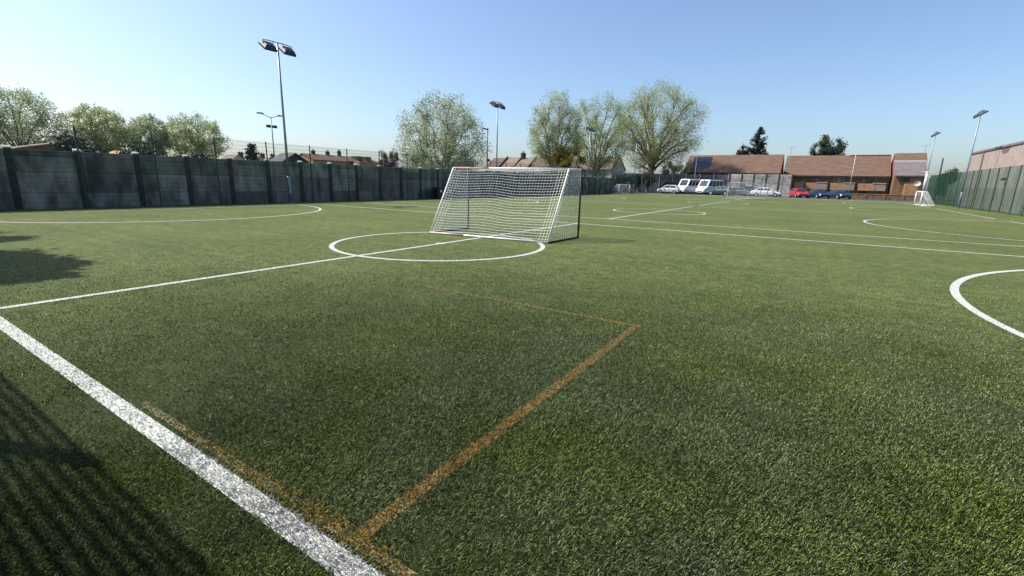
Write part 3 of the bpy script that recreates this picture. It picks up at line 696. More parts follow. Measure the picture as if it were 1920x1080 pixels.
def gable_house_y(label, x, y0, y1, depth, eave, ridge, wall, roof, group=None, chim=(), wins=()):
    """ridge runs along y, front faces +x (towards the pitch)"""
    t = thing('house', label, 'house', (x, 0, 0), 0, group); xm = -depth/2
    MB().extr([(-depth, -0.1), (0, -0.1), (0, eave), (xm, ridge-0.12), (-depth, eave)], y0, y1).build('wall', wall, t)
    s = (ridge-eave)/(depth/2); e = 0.3; b = MB()
    b.extr([(e, eave-e*s+0.05), (e, eave-e*s+0.17), (xm, ridge+0.12), (xm, ridge)], y0-0.15, y1+0.15)
    b.extr([(xm, ridge), (xm, ridge+0.12), (-depth-e, eave-e*s+0.17), (-depth-e, eave-e*s+0.05)], y0-0.15, y1+0.15)
    r = b.build('roof', roof, t)
    for (yy, h) in chim: chimney(r, xm, yy, ridge-0.2, ridge+h, 0.5, 2)
    for (a, c, z0, z1) in wins:
        w = MB().box(0.003, 0.06, a, c, z0, z1).build('window', 'frame_white', t); MB().box(0.061, 0.07, a+0.08, c-0.08, z0+0.08, z1-0.08).build('pane', 'pane', w)
    return t, r
gable_house_y('orange brick house with dark chimneys above the left wall', -110, 75.5, 86.5, 9, 5.7, 7.25, 'brick_orange', 'roof_brown', None, ((78.8, 0.75), (83.2, 0.85)), ((77, 78.4, 3.9, 5.2), (81, 82.4, 3.9, 5.2)))
t, r = gable_house_y('red brick house with dark dormers beside the plum tree', -114, 89.0, 100.5, 9, 6.0, 7.4, 'brick_red', 'roof_brown', None, ((90.0, 1.3),), ())
for yy in (93.2, 96.4):
    d = MB().box(-3.4, -0.6, yy, yy+2.0, 6.25, 7.6).build('dormer', 'roof_dark', t); MB().box(-0.598, -0.56, yy+0.2, yy+1.8, 6.5, 7.4).build('pane', 'pane', d)
MB().box(0.3, 3.0, 91.0, 101.5, -0.1, 6.0).build('extension', 'brick_orange', t)
t, r = gable_house_y('pink roofed house with grey gables left of the big round tree', -110, 103.5, 117.5, 9, 5.3, 7.6, 'render_cream', 'roof_pink', None, ((106.2, 1.0), (108.6, 1.7)), ())
for yy in (109.5, 113.8):
    g = MB().extrx([(yy, 5.2), (yy+4.0, 5.2), (yy+2.0, 7.5)], 0.31, 0.6); go = g.build('gable', 'render_cream', t)
    b = MB(); b.path([(0.7, yy-0.3, 5.05), (0.7, yy+2.0, 7.65), (0.7, yy+4.3, 5.05)], 0.14, 4); b.build('bargeboard', 'fascia', go)
gable_house_y('tan roofed house partly hidden behind the big round tree', -104, 118.5, 131, 9, 5.0, 7.7, 'brick', 'roof_tan', None, ((121.0, 1.0),), ())
# faraway terrace whose chimneys stand against the sky
wh = ['leftmost', 'second from left', 'third from left', 'fourth from left', 'fifth from left', 'rightmost']
for k in range(6):
    y0 = 91.0+k*4.1
    t = thing('terraced_house', 'far pale gabled terraced house, %s of the row above the left wall' % wh[k], 'house', (-180, 0, 0), 0, 'far terrace with chimneys against the sky')
    MB().extrx([(y0, -0.1), (y0+3.9, -0.1), (y0+3.9, 7.0), (y0+1.95, 8.6), (y0, 7.0)], -8, 0).build('wall', 'render_cream', t)
    b = MB(); b.extrx([(y0-0.1, 6.95), (y0+1.95, 8.63), (y0+1.95, 8.8), (y0-0.1, 7.1)], -8.2, 0.3); b.extrx([(y0+4.0, 7.1), (y0+1.95, 8.8), (y0+1.95, 8.63), (y0+4.0, 6.95)], -8.2, 0.3)
    r = b.build('roof', 'roof_pink' if k % 2 else 'roof_tan', t); chimney(r, -2.0, y0+3.9, 7.4, 9.5, 0.8, 2)
# nearer outbuildings just over the wall
def outbuilding(label, x, y0, y1, depth, eave, ridge, wall, roof):
    t = thing('outbuilding', label, 'outbuilding', (x, 0, 0))
    ym = (y0+y1)/2
    MB().extrx([(y0, -0.1), (y1, -0.1), (y1, eave), (ym, ridge-0.1), (y0, eave)], -depth, 0).build('wall', wall, t)
    b = MB(); b.extrx([(y0-0.25, eave-0.16), (ym, ridge), (ym, ridge+0.12), (y0-0.25, eave-0.02)], -depth-0.2, 0.25); b.extrx([(y1+0.25, eave-0.02), (ym, ridge+0.12), (ym, ridge), (y1+0.25, eave-0.16)], -depth-0.2, 0.25)
    b.build('roof', roof, t)
outbuilding('dark gabled outbuilding behind the nearest floodlight column', -46, 28.2, 30.7, 2.2, 3.0, 3.75, 'roof_dark', 'roof_dark')
outbuilding('low brown outbuilding under the leftmost tree', -58, 11.6, 17.6, 8, 3.35, 3.95, 'brick', 'roof_tan')
outbuilding('small orange shed beside the dark evergreen bush', -52, 16.5, 18.0, 3, 3.0, 3.3, 'brick_orange', 'brick_orange')

# ------------------------------------------------------------------ trees
def tube(V, F, pts, rs, n):
    o = len(V); pts = [np.array(p) for p in pts]; m = len(pts)
    for i, p in enumerate(pts):
        t = pts[min(i+1, m-1)]-pts[max(i-1, 0)]; t = t/(np.linalg.norm(t)+1e-9)
        a = np.cross(t, (0.31, 0.9, 0.17)); a /= np.linalg.norm(a)+1e-9; b = np.cross(t, a)
        for k in range(n):
            an = 2*math.pi*k/n; V.append(p+(a*math.cos(an)+b*math.sin(an))*rs[i])
    for i in range(m-1):
        for k in range(n): F.append((o+i*n+k, o+i*n+(k+1) % n, o+(i+1)*n+(k+1) % n, o+(i+1)*n+k))
def bend(p0, p1, rng, up=0.25, n=4, jit=0.06):
    p0, p1 = np.array(p0, float), np.array(p1, float); L = np.linalg.norm(p1-p0); out = []
    c = p0*0.45+p1*0.55+np.array([0, 0, -1.0])*L*0.0; c = (p0+p1)/2+np.array([-(p1-p0)[0]*up, -(p1-p0)[1]*up, L*up*0.5])
    for i in range(n+1):
        t = i/n; q = p0*(1-t)**2+2*c*t*(1-t)+p1*t*t
        if 0 < i < n: q = q+rng.normal(0, jit*L/3, 3)
        out.append(q)
    return out
def leaves_mesh(name, pts, size, rng, m, up=0.0):
    n = len(pts); a = rng.normal(size=(n, 3)); a[:, 2] *= 0.7; a /= np.linalg.norm(a, axis=1)[:, None]
    b = rng.normal(size=(n, 3)); b -= (b*a).sum(1)[:, None]*a; b /= np.linalg.norm(b, axis=1)[:, None]
    s = size*0.95*rng.uniform(0.5, 1.25, n)[:, None]; a = a*s; b = b*s*0.62
    q = np.stack([pts-a*0.5, pts-a*0.05+b*0.5, pts+a*0.55, pts-a*0.05-b*0.5], 1).reshape(-1, 3)
    return np_mesh(name, q, 4, m)
def tree(name, label, x, y, H, rx, ry=None, z0=None, fork=None, seed=1, leaf='leaf_spring', bark='bark', leaf_n=30, size=0.24, limbs=8, subs=7, twigs=6, spread=0.42, group=None, cat='tree', lumps=1.0, top=1.0, trunk_r=None, lean=(0, 0), low=-0.85, shell=0, shell_n=46):
    rng = np.random.default_rng(seed); ry = ry or rx; z0 = H*0.22 if z0 is None else z0; fork = fork or H*0.2
    t = thing(name, label, cat, (x, y, 0), 0, group)
    cz = (z0+H)/2; rz = (H-z0)/2; V, F = [], []; LP = []; ENDS = []
    tr = trunk_r or H*0.020
    top_p = np.array([lean[0]*0.5, lean[1]*0.5, fork])
    tube(V, F, [(0, 0, -0.1), (0.02, 0, fork*0.4), top_p], [tr*1.3, tr*1.05, tr*0.9], 8)
    def inside(p, k=1.0): 
        q = (p-np.array([lean[0], lean[1], cz]))/np.array([rx, ry, rz]); l = np.linalg.norm(q); 
        return p if l < k else np.array([lean[0], lean[1], cz])+q/l*k*np.array([rx, ry, rz])
    off = rng.uniform(0, 6.28)
    for i in range(limbs):
        az = off+i*2.399+rng.normal(0, 0.25); el = math.asin(np.clip(low+(0.97-low)*((i+0.5)/limbs), -0.9, 0.97))
        k = rng.uniform(0.62, 0.86)
        end = np.array([lean[0]+rx*k*math.cos(az)*math.cos(el), lean[1]+ry*k*math.sin(az)*math.cos(el), cz+rz*k*math.sin(el)])
        st = top_p*(1 if i % 2 else 0.86) if i > 1 else top_p*0.75
        lp = bend(st, end, rng, 0.16, 6, 0.05); r0 = tr*rng.uniform(0.42, 0.62)
        tube(V, F, lp, list(np.linspace(r0, r0*0.28, 7)), 6)
        for j in range(subs):
            tt = 0.34+0.66*(j+rng.random())/subs; ii = min(5, int(tt*6)); p = lp[ii]*(1-(tt*6-ii))+lp[ii+1]*(tt*6-ii)
            d = rng.normal(size=3); d[2] = abs(d[2])*0.9+0.15; outw = (p-np.array([lean[0], lean[1], cz*0.8])); outw /= np.linalg.norm(outw)+1e-6
            d = d/np.linalg.norm(d)+outw*0.75; d /= np.linalg.norm(d)
            e = inside(p+d*rx*spread*rng.uniform(0.6, 1.15), rng.uniform(0.88, 1.03))
            sp = bend(p, e, rng, 0.08, 3, 0.08); ENDS.append(e); tube(V, F, sp, list(np.linspace(r0*0.30, r0*0.09, 4)), 4)
            dens = rng.choice([0.35, 0.8, 1.0, 1.45])
            for q in range(twigs):
                tq = 0.25+0.75*(q+rng.random())/twigs; jj = min(2, int(tq*3)); p2 = sp[jj]*(1-(tq*3-jj))+sp[jj+1]*(tq*3-jj)
                d2 = rng.normal(size=3); d2[2] += 0.7; d2 = d2/np.linalg.norm(d2)+d*0.4; d2 /= np.linalg.norm(d2)
                e2 = inside(p2+d2*rx*spread*rng.uniform(0.25, 0.55), 1.05); tube(V, F, [p2, e2], [r0*0.06, r0*0.02], 3)
                n = int(leaf_n*1.15*dens*rng.uniform(0.5, 1.4))
                if n > 0:
                    f = rng.uniform(0.15, 1.08, n)[:, None]; LP.append(p2*(1-f)+e2*f+np.clip(rng.normal(0, rx*0.035*lumps+size*0.35, (n, 3)), -0.55, 0.55))
    if shell:
        ends = np.array(ENDS); cc = np.array([lean[0], lean[1], cz])
        for i in range(shell):
            zc = 1-1.78*(i+0.5)/shell; a = i*2.39996+rng.normal(0, 0.2); k = rng.uniform(0.74, 0.97)*(1+0.05*math.sin(3*a+5*zc)); q = math.sqrt(max(0, 1-zc*zc))
            c = cc+np.array([rx*q*math.cos(a), ry*q*math.sin(a), rz*zc])*k
            if c[2] < 0.8: continue
            p = ends[np.argmin(((ends-c)**2).sum(1))]; tube(V, F, bend(p, c, rng, 0.06, 2), [0.03, 0.02, 0.008], 4)
            n = int(shell_n*1.35*rng.choice([0.4, 0.8, 1.0, 1.3])); LP.append(c+rng.normal(0, 1, (n, 3)).clip(-1.5, 1.5)*np.array([rx*0.085, ry*0.085, rz*0.075]))
    me = bpy.data.meshes.new('trunk'); me.from_pydata([tuple(v) for v in V], [], F); me.update(); me.materials.append(M[bark])
    me.polygons.foreach_set('use_smooth', [True]*len(me.polygons))
    link('trunk', me, t)
    P = np.concatenate(LP); link('crown', leaves_mesh('crown', P, size, rng, leaf), t)
    return t
def bush(name, label, x, y, rx, ry, H, seed, leaf, n=5000, size=0.2, cat='bush', group=None, blobs=9, zmin=0.1):
    rng = np.random.default_rng(seed); t = thing(name, label, cat, (x, y, 0), 0, group); P = []; V, F = [], []
    for i in range(blobs):
        a = rng.uniform(0, 6.28); k = math.sqrt(rng.random())*0.75
        c = np.array([rx*k*math.cos(a), ry*k*math.sin(a), H*rng.uniform(0.25, 0.78)*(1-0.35*k)]); s = np.array([rx, ry, H*0.55])*rng.uniform(0.25, 0.42)
        m = int(n/blobs); d = rng.normal(size=(m, 3)); d /= np.linalg.norm(d, axis=1)[:, None]
        P.append(c+d*s*(rng.random(m)**0.45)[:, None]*rng.uniform(0.8, 1.15, m)[:, None])
        tube(V, F, bend((c[0]*0.2, c[1]*0.2, -0.05), c, rng, 0.05, 3), [0.07, 0.055, 0.04, 0.02], 5)
    P = np.concatenate(P); P = P[P[:, 2] > zmin]
    me = bpy.data.meshes.new('stems'); me.from_pydata([tuple(v) for v in V], [], F); me.update(); me.materials.append(M['bark']); link('stems', me, t)
    link('foliage', leaves_mesh('foliage', P, size, rng, leaf), t); return t
def conifer(label, x, y, H, r, seed, leaf='needle', z0=1.0):
    rng = np.random.default_rng(seed); t = thing('conifer', label, 'tree', (x, y, 0)); V, F, P = [], [], []
    tube(V, F, [(0, 0, -0.1), (0, 0, H*0.5), (0, 0, H)], [H*0.018, H*0.012, 0.03], 7); z = z0
    while z < H-0.2:
        f = 1-(z-z0)/(H-z0); nb = 5+int(3*f)
        for i in range(nb):
            a = rng.uniform(0, 6.28); L = r*(f**0.8)*rng.uniform(0.55, 1.15)+0.25; rise = L*rng.uniform(0.15, 0.5)
            e = np.array([L*math.cos(a), L*math.sin(a), z+rise]); p = np.array([0, 0, z])
            tube(V, F, [p, (p+e)/2-np.array([0, 0, 0.06*L]), e], [0.05, 0.035, 0.015], 4)
            m = int(26+50*L); tq = rng.uniform(0.2, 1.03, m)[:, None]; P.append(p*(1-tq)+e*tq+rng.normal(0, 0.17, (m, 3)))
        z += 0.62
    me = bpy.data.meshes.new('trunk'); me.from_pydata([tuple(v) for v in V], [], F); me.update(); me.materials.append(M['bark']); link('trunk', me, t)
    link('crown', leaves_mesh('crown', np.concatenate(P), 0.34, rng, leaf), t); return t

G1 = 'pale spring trees beyond the left wall'
tree('street_tree', 'round pale spring tree beyond the left end of the concrete wall, leftmost', -78, 15.8, 10.7, 5.2, 4.7, 3.4, 3.0, 11, 'leaf_grey', limbs=12, subs=7, leaf_n=24, size=0.205, spread=0.36, shell=100, shell_n=75, group=G1)
tree('street_tree', 'pale spring tree behind the dark evergreen, second from left', -78, 23.2, 9.7, 4.4, 3.6, 3.0, 2.6, 12, 'leaf_spring', limbs=12, subs=7, leaf_n=24, size=0.205, spread=0.36, shell=100, shell_n=75, group=G1)
tree('street_tree', 'pale narrow spring tree, third from left beyond the concrete wall', -78, 28.3, 9.2, 3.4, 2.5, 3.0, 2.6, 13, 'leaf_grey', limbs=12, subs=7, leaf_n=24, size=0.205, spread=0.36, shell=100, shell_n=75, group=G1)
tree('street_tree', 'broad pale spring tree left of the double street lamp, fourth from left', -78, 34.2, 9.8, 4.6, 4.4, 3.0, 2.8, 14, 'leaf_spring', limbs=12, subs=7, leaf_n=24, size=0.205, spread=0.36, shell=100, shell_n=75, group=G1)
tree('round_tree', 'big round grey green tree standing alone behind the wall, left of big goal', -35.5, 40.6, 10.8, 5.0, 5.0, -0.4, 1.6, 21, 'leaf_grey', limbs=20, subs=8, twigs=6, leaf_n=22, size=0.175, spread=0.34, shell=210, shell_n=75)
tree('plane_tree', 'pale green tree at left of the far group, narrow pointed top', -37.8, 71.5, 16.0, 4.8, 4.6, 2.4, 3.0, 31, 'leaf_grey', limbs=16, subs=8, leaf_n=28, size=0.205, spread=0.36, shell=150, shell_n=85, group='group of tall trees at the far left corner')
tree('plane_tree', 'pale green tree in the middle of the far group, behind floodlight', -36.4, 86.0, 17.9, 6.2, 5.2, 2.2, 3.2, 32, 'leaf_spring', limbs=16, subs=8, leaf_n=24, size=0.205, spread=0.36, shell=150, shell_n=75, group='group of tall trees at the far left corner')
tree('plane_tree', 'largest broad tree of the far group with reddish forked trunk', -29.0, 97.5, 21.0, 9.6, 8.0, 3.0, 4.8, 33, 'leaf_spring', bark='bark_red', limbs=22, subs=9, twigs=6, leaf_n=21, size=0.215, spread=0.34, shell=280, shell_n=90, group='group of tall trees at the far left corner', trunk_r=0.5)
tree('shrub_tree', 'small olive yellow tree at the foot of the far tree group', -33.6, 68.0, 7.8, 3.1, 2.9, 1.8, 1.5, 34, 'leaf_olive', limbs=9, subs=7, leaf_n=34, size=0.24)
tree('garden_tree', 'dark plum coloured bare tree beside the thin grey mast', -70, 64.5, 7.3, 2.3, 2.2, 3.0, 2.6, 41, 'leaf_plum', limbs=9, subs=6, leaf_n=16, size=0.2)
conifer('dark pointed conifer standing above the brown solar roof', -13.6, 132, 15.6, 3.6, 51, z0=6.0)
tree('garden_tree', 'low brownish tree left of the pointed conifer behind the roof', -16.6, 131, 11.6, 2.2, 2.2, 6.5, 6.0, 52, 'leaf_plum', limbs=8, subs=6, leaf_n=22, size=0.3)
tree('garden_tree', 'green tufted tree rising behind the roof of the brick flats', 0.6, 133, 13.4, 4.0, 3.4, 6.8, 6.2, 53, 'leaf_mid', limbs=10, subs=7, leaf_n=30, size=0.34, lean=(0.6, 0))
bush('hedge_tree', 'fresh green treetops behind the roofs with the dark chimney', -79, 122, 7.5, 4.0, 10.9, 61, 'leaf_green', 9000, 0.4, blobs=12, cat='tree')
bush('evergreen_bush', 'dark evergreen bush behind the wall, below the second pale tree', -36, 10.8, 2.4, 2.7, 4.55, 62, 'leaf_dark', 11000, 0.17, blobs=10)
bush('evergreen_bush', 'lower dark bush behind the wall, below the third pale tree', -36, 15.0, 2.2, 2.4, 3.7, 63, 'leaf_dark', 6000, 0.17, blobs=9)
bush('garden_hedge', 'loose olive hedge top behind the wall under the fourth pale tree', -40, 20.2, 2.5, 3.3, 3.5, 64, 'leaf_mid', 8000, 0.16, blobs=12, cat='hedge')
conifer('tiny dark pointed conifer at the right end of the pale trees', -75, 40.8, 6.3, 1.6, 65, z0=1.5)
for k, (x, y, rx, H, l) in enumerate(((-29.2, 83.0, 2.6, 3.9, 'dark ivy bush behind the small white goal'), (-27.3, 86.5, 2.8, 4.5, 'dark bush under the reddish trunk of the largest tree'), (-29.5, 75.0, 2.0, 3.6, 'mid green bush left of the far small goal'))):
    bush('bush', l, x, y, rx, 1.6, H, 70+k, 'leaf_mid' if k == 2 else 'leaf_dark', 5000, 0.2)
tree('blossom_tree', 'small whitish leafed tree left of the vans', -24.2, 96.8, 6.4, 2.7, 2.0, 2.0, 1.8, 74, 'leaf_grey', limbs=8, subs=6, leaf_n=28, size=0.22)
bush('corner_bush', 'dark green bush at the right end of the brick flats', 17.6, 104, 2.0, 2.4, 6.2, 75, 'leaf_mid', 6000, 0.24)
for k, xx in enumerate((-26.3, -25.7, -24.9)):
    tree('birch_sapling', 'slim pale stemmed sapling, %s of three left of the white hatchback' % ('leftmost', 'middle', 'rightmost')[k], xx, 83.2+0.3*k, 4.6, 0.7, 0.7, 2.6, 2.4, 80+k, 'leaf_mid', bark='bark_pale', limbs=5, subs=3, twigs=3, leaf_n=9, size=0.18, trunk_r=0.055)
bush('small_shrub', 'ragged green shrub between the dark cars and concrete wall', -11.3, 93.4, 1.1, 0.7, 2.5, 85, 'leaf_mid', 1800, 0.18, blobs=6)
# trees beside the photographer, out of frame, whose shade falls in from the left edge
tree('boundary_tree', 'tree outside the left edge whose shade falls on the turf', -17.5, -1.6, 9.3, 2.0, 1.9, 5.5, 4.6, 91, 'leaf_mid', limbs=14, subs=8, leaf_n=70, size=0.22, shell=60, shell_n=150)
tree('boundary_tree', 'farther tree outside the left edge with a thin streak of shade', -23.6, -1.1, 11.0, 1.4, 1.3, 7.2, 6.6, 92, 'leaf_mid', limbs=8, subs=6, leaf_n=40, size=0.2)

# ------------------------------------------------------------------ street lamps and masts
def street_lamp_double(label, x, y, H):
    t = thing('street_lamp', label, 'street lamp', (x, y, 0))
    MB().path([(0,0,0), (0,0,H)], [0.10, 0.055], 8).build('pole', 'galv', t, True)
    for s in (-1, 1):
        MB().path([(0,0,H-0.1), (0,s*0.5,H+0.05), (0,s*1.1,H+0.2)], 0.04, 6).build('arm', 'galv', t)
        MB().cbox(-0.14, 0.14, min(s*0.9, s*1.65), max(s*0.9, s*1.65), H+0.19, H+0.33, 0.05).build('lamp_head', 'galv', t)
        MB().cbox(-0.16, 0.16, min(s*0.14, s*0.62), max(s*0.14, s*0.62), H-1.25, H-0.95, 0.04).build('speaker', 'lamp_dark', t)
street_lamp_double('double armed street lamp beyond the wall, left of the nearest floodlight', -56, 33.2, 8.35)
def street_lamp(label, x, y, H):
    t = thing('street_lamp', label, 'street lamp', (x, y, 0))
    MB().path([(0,0,0), (0,0,H)], [0.11, 0.06], 8).build('pole', 'lamp_dark', t, True)
    MB().cbox(-0.16, 0.16, -1.15, 0.12, H, H+0.16, 0.05).build('lamp_head', 'lamp_dark', t)
    MB().box(-0.12, 0.12, 0.1, 0.5, H-4.5, H-4.1).build('sign_box', 'lamp_dark', t)
street_lamp('dark single armed street lamp right of the big round tree', -42, 58.0, 8.8)
def mast(label, x, y, H, r=0.06, m='galv', yard=False):
    t = thing('mast', label, 'mast', (x, y, 0))
    MB().path([(0,0,0), (0,0,H)], [r, r*0.7], 8).build('pole', m, t, True)
    MB().cbox(-r*2, r*2, -r*2, r*2, -0.02, 0.12, 0.01).build('base', m, t)
    if yard:
        MB().path([(-0.5,0,H), (0.5,0,H)], 0.02, 5).build('crossbar', m, t)
mast('thin grey mast right of the plum coloured tree', -60, 54.0, 7.1)
mast('tall pale pole in front of the brick flats', 4.35, 91.5, 7.1, 0.065, 'concrete_cap')
mast('thin pale post above the first white van', -19.9, 95.0, 7.2, 0.05, 'white_paint')
mast('dark flue pipe above the bush right of the flats', 17.3, 108, 7.0, 0.16, 'lamp_dark')
def aerial(label, x, y, z0, H):
    t = thing('television_aerial', label, 'aerial', (x, y, z0))
    MB().path([(0,0,0), (0,0,H)], 0.03, 5).build('mast', 'galv', t); MB().path([(-0.7,0,H-0.2), (0.7,0,H-0.05)], 0.025, 5).build('boom', 'galv', t)
    for k in range(5): MB().path([(-0.6+k*0.3, -0.25, H-0.17+k*0.03), (-0.6+k*0.3, 0.25, H-0.17+k*0.03)], 0.015, 4).build('element', 'galv', t)
aerial('thin television aerial above the gap between the brown roofs', -5.6, 116.3, 8.0, 1.9)
aerial('thin television aerial on the right wing of the brick flats', 15.5, 113.8, 8.2, 1.4)

# ------------------------------------------------------------------ vehicles
def loft(b, st, sect):
    """st: stations (x, half width, z bottom, z top); sect: list of (fraction of width, fraction of height)"""
    n = len(sect)*2; o = len(b.v)
    for (x, hw, z0, z1) in st:
        ring = [(f*hw, z0+g*(z1-z0)) for f, g in sect]; ring += [(-y, z) for y, z in reversed(ring)]
        b.v += [(x, y, z) for y, z in ring]
    for i in range(len(st)-1):
        for k in range(n): b.f.append((o+i*n+k, o+i*n+(k+1) % n, o+(i+1)*n+(k+1) % n, o+(i+1)*n+k))
    b.f.append(tuple(o+k for k in range(n-1, -1, -1))); b.f.append(tuple(o+(len(st)-1)*n+k for k in range(n)))
def vehicle(name, label, cat, loc, rz, paint_, st, cab, wheels, wr, hwid, roof_w, group, n_side=2, plate=True, side_solid=()):
    """nose towards +x; cab = (base front x, roof front x, roof rear x, base rear x, z base, z roof)"""
    t = thing(name, label, cat, loc, rz, group)
    b = MB(); loft(b, st, [(0.86, 0.0), (0.97, 0.12), (1.0, 0.45), (0.985, 0.78), (0.93, 0.96), (0.80, 1.0)])
    body = b.build('body', paint_, t, False)
    bf, rf, rr, br, zb, zr = cab; wb, wr_ = hwid*0.93, roof_w
    c = MB(); sec = []
    stc = [(bf, wb, zb-0.03, zb), (rf, 0, 0, 0)]
    P = lambda x, w, z: (x, w, z)
    vs = [(bf, wb, zb), (bf, -wb, zb), (br, -wb, zb), (br, wb, zb), (rf, wr_, zr-0.04), (rf, -wr_, zr-0.04), (rr, -wr_, zr-0.04), (rr, wr_, zr-0.04),
          (rf-0.12, wr_*0.86, zr), (rf-0.12, -wr_*0.86, zr), (rr+0.1, -wr_*0.86, zr), (rr+0.1, wr_*0.86, zr)]
    fs = [(0,4,5,1), (1,5,6,2), (2,6,7,3), (3,7,4,0), (4,8,9,5), (5,9,10,6), (6,10,11,7), (7,11,8,4), (8,11,10,9)]
    c.add(vs, fs).build('cabin', paint_, t)
    def quad_on(a, b_, cc, d, u0, u1, v0, v1, nm, m, par):
        a, b_, cc, d = map(Vector, (a, b_, cc, d)); nrm = (b_-a).cross(d-a).normalized()*0.012
        f = lambda u, v: (a*(1-u)+b_*u)*(1-v)+(d*(1-u)+cc*u)*v
        q = [f(u0, v0), f(u1, v0), f(u1, v1), f(u0, v1)]
        cen = sum(q, Vector())/4; ctr = Vector(((bf+br)/2, 0, (zb+zr)/2))
        if nrm.dot(cen-ctr) < 0: nrm = -nrm
        mb = MB(); mb.add([p+nrm for p in q]+[p-nrm*0.5 for p in q], [(0,1,2,3), (7,6,5,4), (0,4,5,1), (1,5,6,2), (2,6,7,3), (3,7,4,0)]); return mb.build(nm, m, par)
    quad_on(vs[1], vs[0], vs[4], vs[5], 0.07, 0.93, 0.08, 0.94, 'windscreen', 'car_glass', t)
    quad_on(vs[3], vs[2], vs[6], vs[7], 0.10, 0.90, 0.25, 0.92, 'rear_window', 'car_glass', t)
    for sg in (0, 1):
        q = (vs[0], vs[3], vs[7], vs[4]) if sg == 0 else (vs[1], vs[2], vs[6], vs[5])
        for k in range(n_side):
            if k in side_solid: continue
            w = 0.88/n_side; u0 = 0.06+k*w; quad_on(*q, u0+0.012, u0+w-0.02, 0.12, 0.88, 'side_window', 'car_glass', t)
    for wx in wheels:
        for s in (-1, 1):
            tw = MB().path([(wx, s*(hwid-0.20), wr), (wx, s*(hwid+0.012), wr)], wr, 18).build('wheel', 'tyre', t)
            MB().path([(wx, s*(hwid+0.0125), wr), (wx, s*(hwid+0.022), wr)], wr*0.66, 12).build('rim', 'rim', tw)
    fx = st[-1][0]; rx_ = st[0][0]; zh = (st[-2][3]-0.12)
    for s in (-1, 1):
        MB().cbox(fx-0.25, fx-0.055, min(s*hwid*0.55, s*hwid*0.90), max(s*hwid*0.55, s*hwid*0.90), zh-0.09, zh+0.07, 0.02).build('headlight', 'car_light', t)
        MB().cbox(rx_-0.012, rx_+0.12, min(s*hwid*0.60, s*hwid*0.86), max(s*hwid*0.60, s*hwid*0.86), st[1][3]-0.32, st[1][3]-0.1, 0.02).build('tail_light', 'tail', t)
        MB().cbox(bf-0.35, bf-0.2, min(s*hwid, s*(hwid+0.17)), max(s*hwid, s*(hwid+0.17)), zb, zb+0.15, 0.03).build('wing_mirror', paint_, t)
    MB().cbox(fx-0.08, fx+0.012, -hwid*0.5, hwid*0.5, zh-0.26, zh-0.13, 0.01).build('grille', 'car_trim', t)
    if plate: MB().box(fx+0.0, fx+0.02, -0.26, 0.26, zh-0.40, zh-0.29).build('number_plate', 'plate', t)
    MB().box(rx_+0.15, fx-0.15, -hwid*0.8, hwid*0.8, 0.16, 0.30).build('underbody', 'car_trim', t)
    return t
GC = 'vehicles parked behind the far fence'
def hatch(label, x, y, deg, p, L=4.1, H=1.48):
    k = L/4.1
    st = [(-2.03*k, 0.72, 0.38, 0.80), (-1.95*k, 0.83, 0.28, 0.98), (-1.2*k, 0.88, 0.24, 0.99), (0.7*k, 0.88, 0.24, 0.98), (1.1*k, 0.87, 0.24, 0.95), (1.75*k, 0.84, 0.26, 0.80), (1.98*k, 0.74, 0.32, 0.68), (2.05*k, 0.62, 0.40, 0.58)]
    return vehicle('car', label, 'car', (x, y, 0), R(deg), p, st, (1.12*k, 0.45*k, -1.35*k, -1.93*k, 0.965, H), (-1.28*k, 1.28*k), 0.31, 0.88, 0.60, GC)
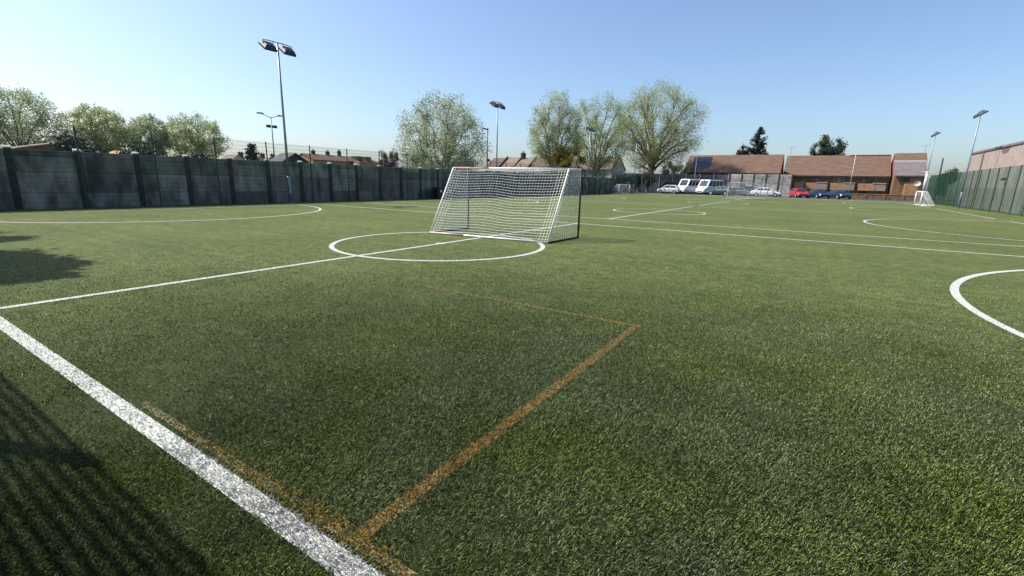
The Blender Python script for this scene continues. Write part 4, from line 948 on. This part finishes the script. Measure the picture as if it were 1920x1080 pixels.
def saloon(label, x, y, deg, p, L=4.5, H=1.42):
    k = L/4.5
    st = [(-2.24*k, 0.74, 0.40, 0.86), (-2.12*k, 0.84, 0.28, 0.98), (-1.4*k, 0.89, 0.24, 0.98), (0.7*k, 0.89, 0.24, 0.94), (1.2*k, 0.88, 0.24, 0.90), (1.9*k, 0.85, 0.26, 0.77), (2.15*k, 0.75, 0.32, 0.66), (2.25*k, 0.62, 0.40, 0.56)]
    return vehicle('car', label, 'car', (x, y, 0), R(deg), p, st, (1.15*k, 0.35*k, -1.05*k, -1.85*k, 0.935, H), (-1.35*k, 1.38*k), 0.32, 0.89, 0.60, GC)
def van(label, x, y, deg, p, L=5.6, H=2.62):
    k = L/5.6
    st = [(-2.78*k, 0.92, 0.45, 1.25), (-2.70*k, 0.98, 0.34, 1.32), (0, 1.0, 0.30, 1.32), (1.75*k, 1.0, 0.30, 1.30), (2.0*k, 0.98, 0.30, 1.25), (2.5*k, 0.93, 0.32, 1.08), (2.72*k, 0.86, 0.36, 0.86), (2.8*k, 0.76, 0.42, 0.72)]
    return vehicle('van', label, 'van', (x, y, 0), R(deg), p, st, (2.12*k, 1.35*k, -2.66*k, -2.72*k, 1.30, H), (-1.75*k, 1.85*k), 0.35, 1.0, 0.88, GC, n_side=4)
hatch('white hatchback parked side on, leftmost of the parked vehicles', -22.5, 87.0, 180, 'car_white', 3.9, 1.5)
van('dark grey van mostly hidden behind the leftmost white hatchback', -23.0, 91.6, 176, 'car_dark', 5.0, 2.1)
van('tall white minibus beside the leftmost white hatchback', -19.6, 90.0, -112, 'car_white')
van('tall white van with its nose beside the teal car', -16.1, 89.8, -114, 'car_white', 5.6, 2.55)
saloon('dark teal estate car right of the second white van', -13.7, 87.2, 158, 'car_teal', 4.4, 1.55)
saloon('dark blue grey car seen through the far net goal, left of the white car', -11.2, 88.4, 22, 'car_silver', 4.2, 1.42)
hatch('dark navy car behind the far net goal, just left of the white car', -9.9, 90.4, -70, 'car_navy', 4.0, 1.6)
saloon('low white car parked side on before the pale concrete wall', -6.9, 87.6, 0, 'car_white', 4.5, 1.45)
hatch('bright red hatchback between the white car and the dark blue cars', -2.3, 87.8, -68, 'car_red', 3.9, 1.45)
saloon('dark blue car next to the bright red hatchback', 0.35, 88.2, -64, 'car_navy', 4.3, 1.4)
saloon('dark blue car beside the tall pale pole, rightmost of the vehicles', 3.0, 88.6, -64, 'car_navy', 4.3, 1.36)
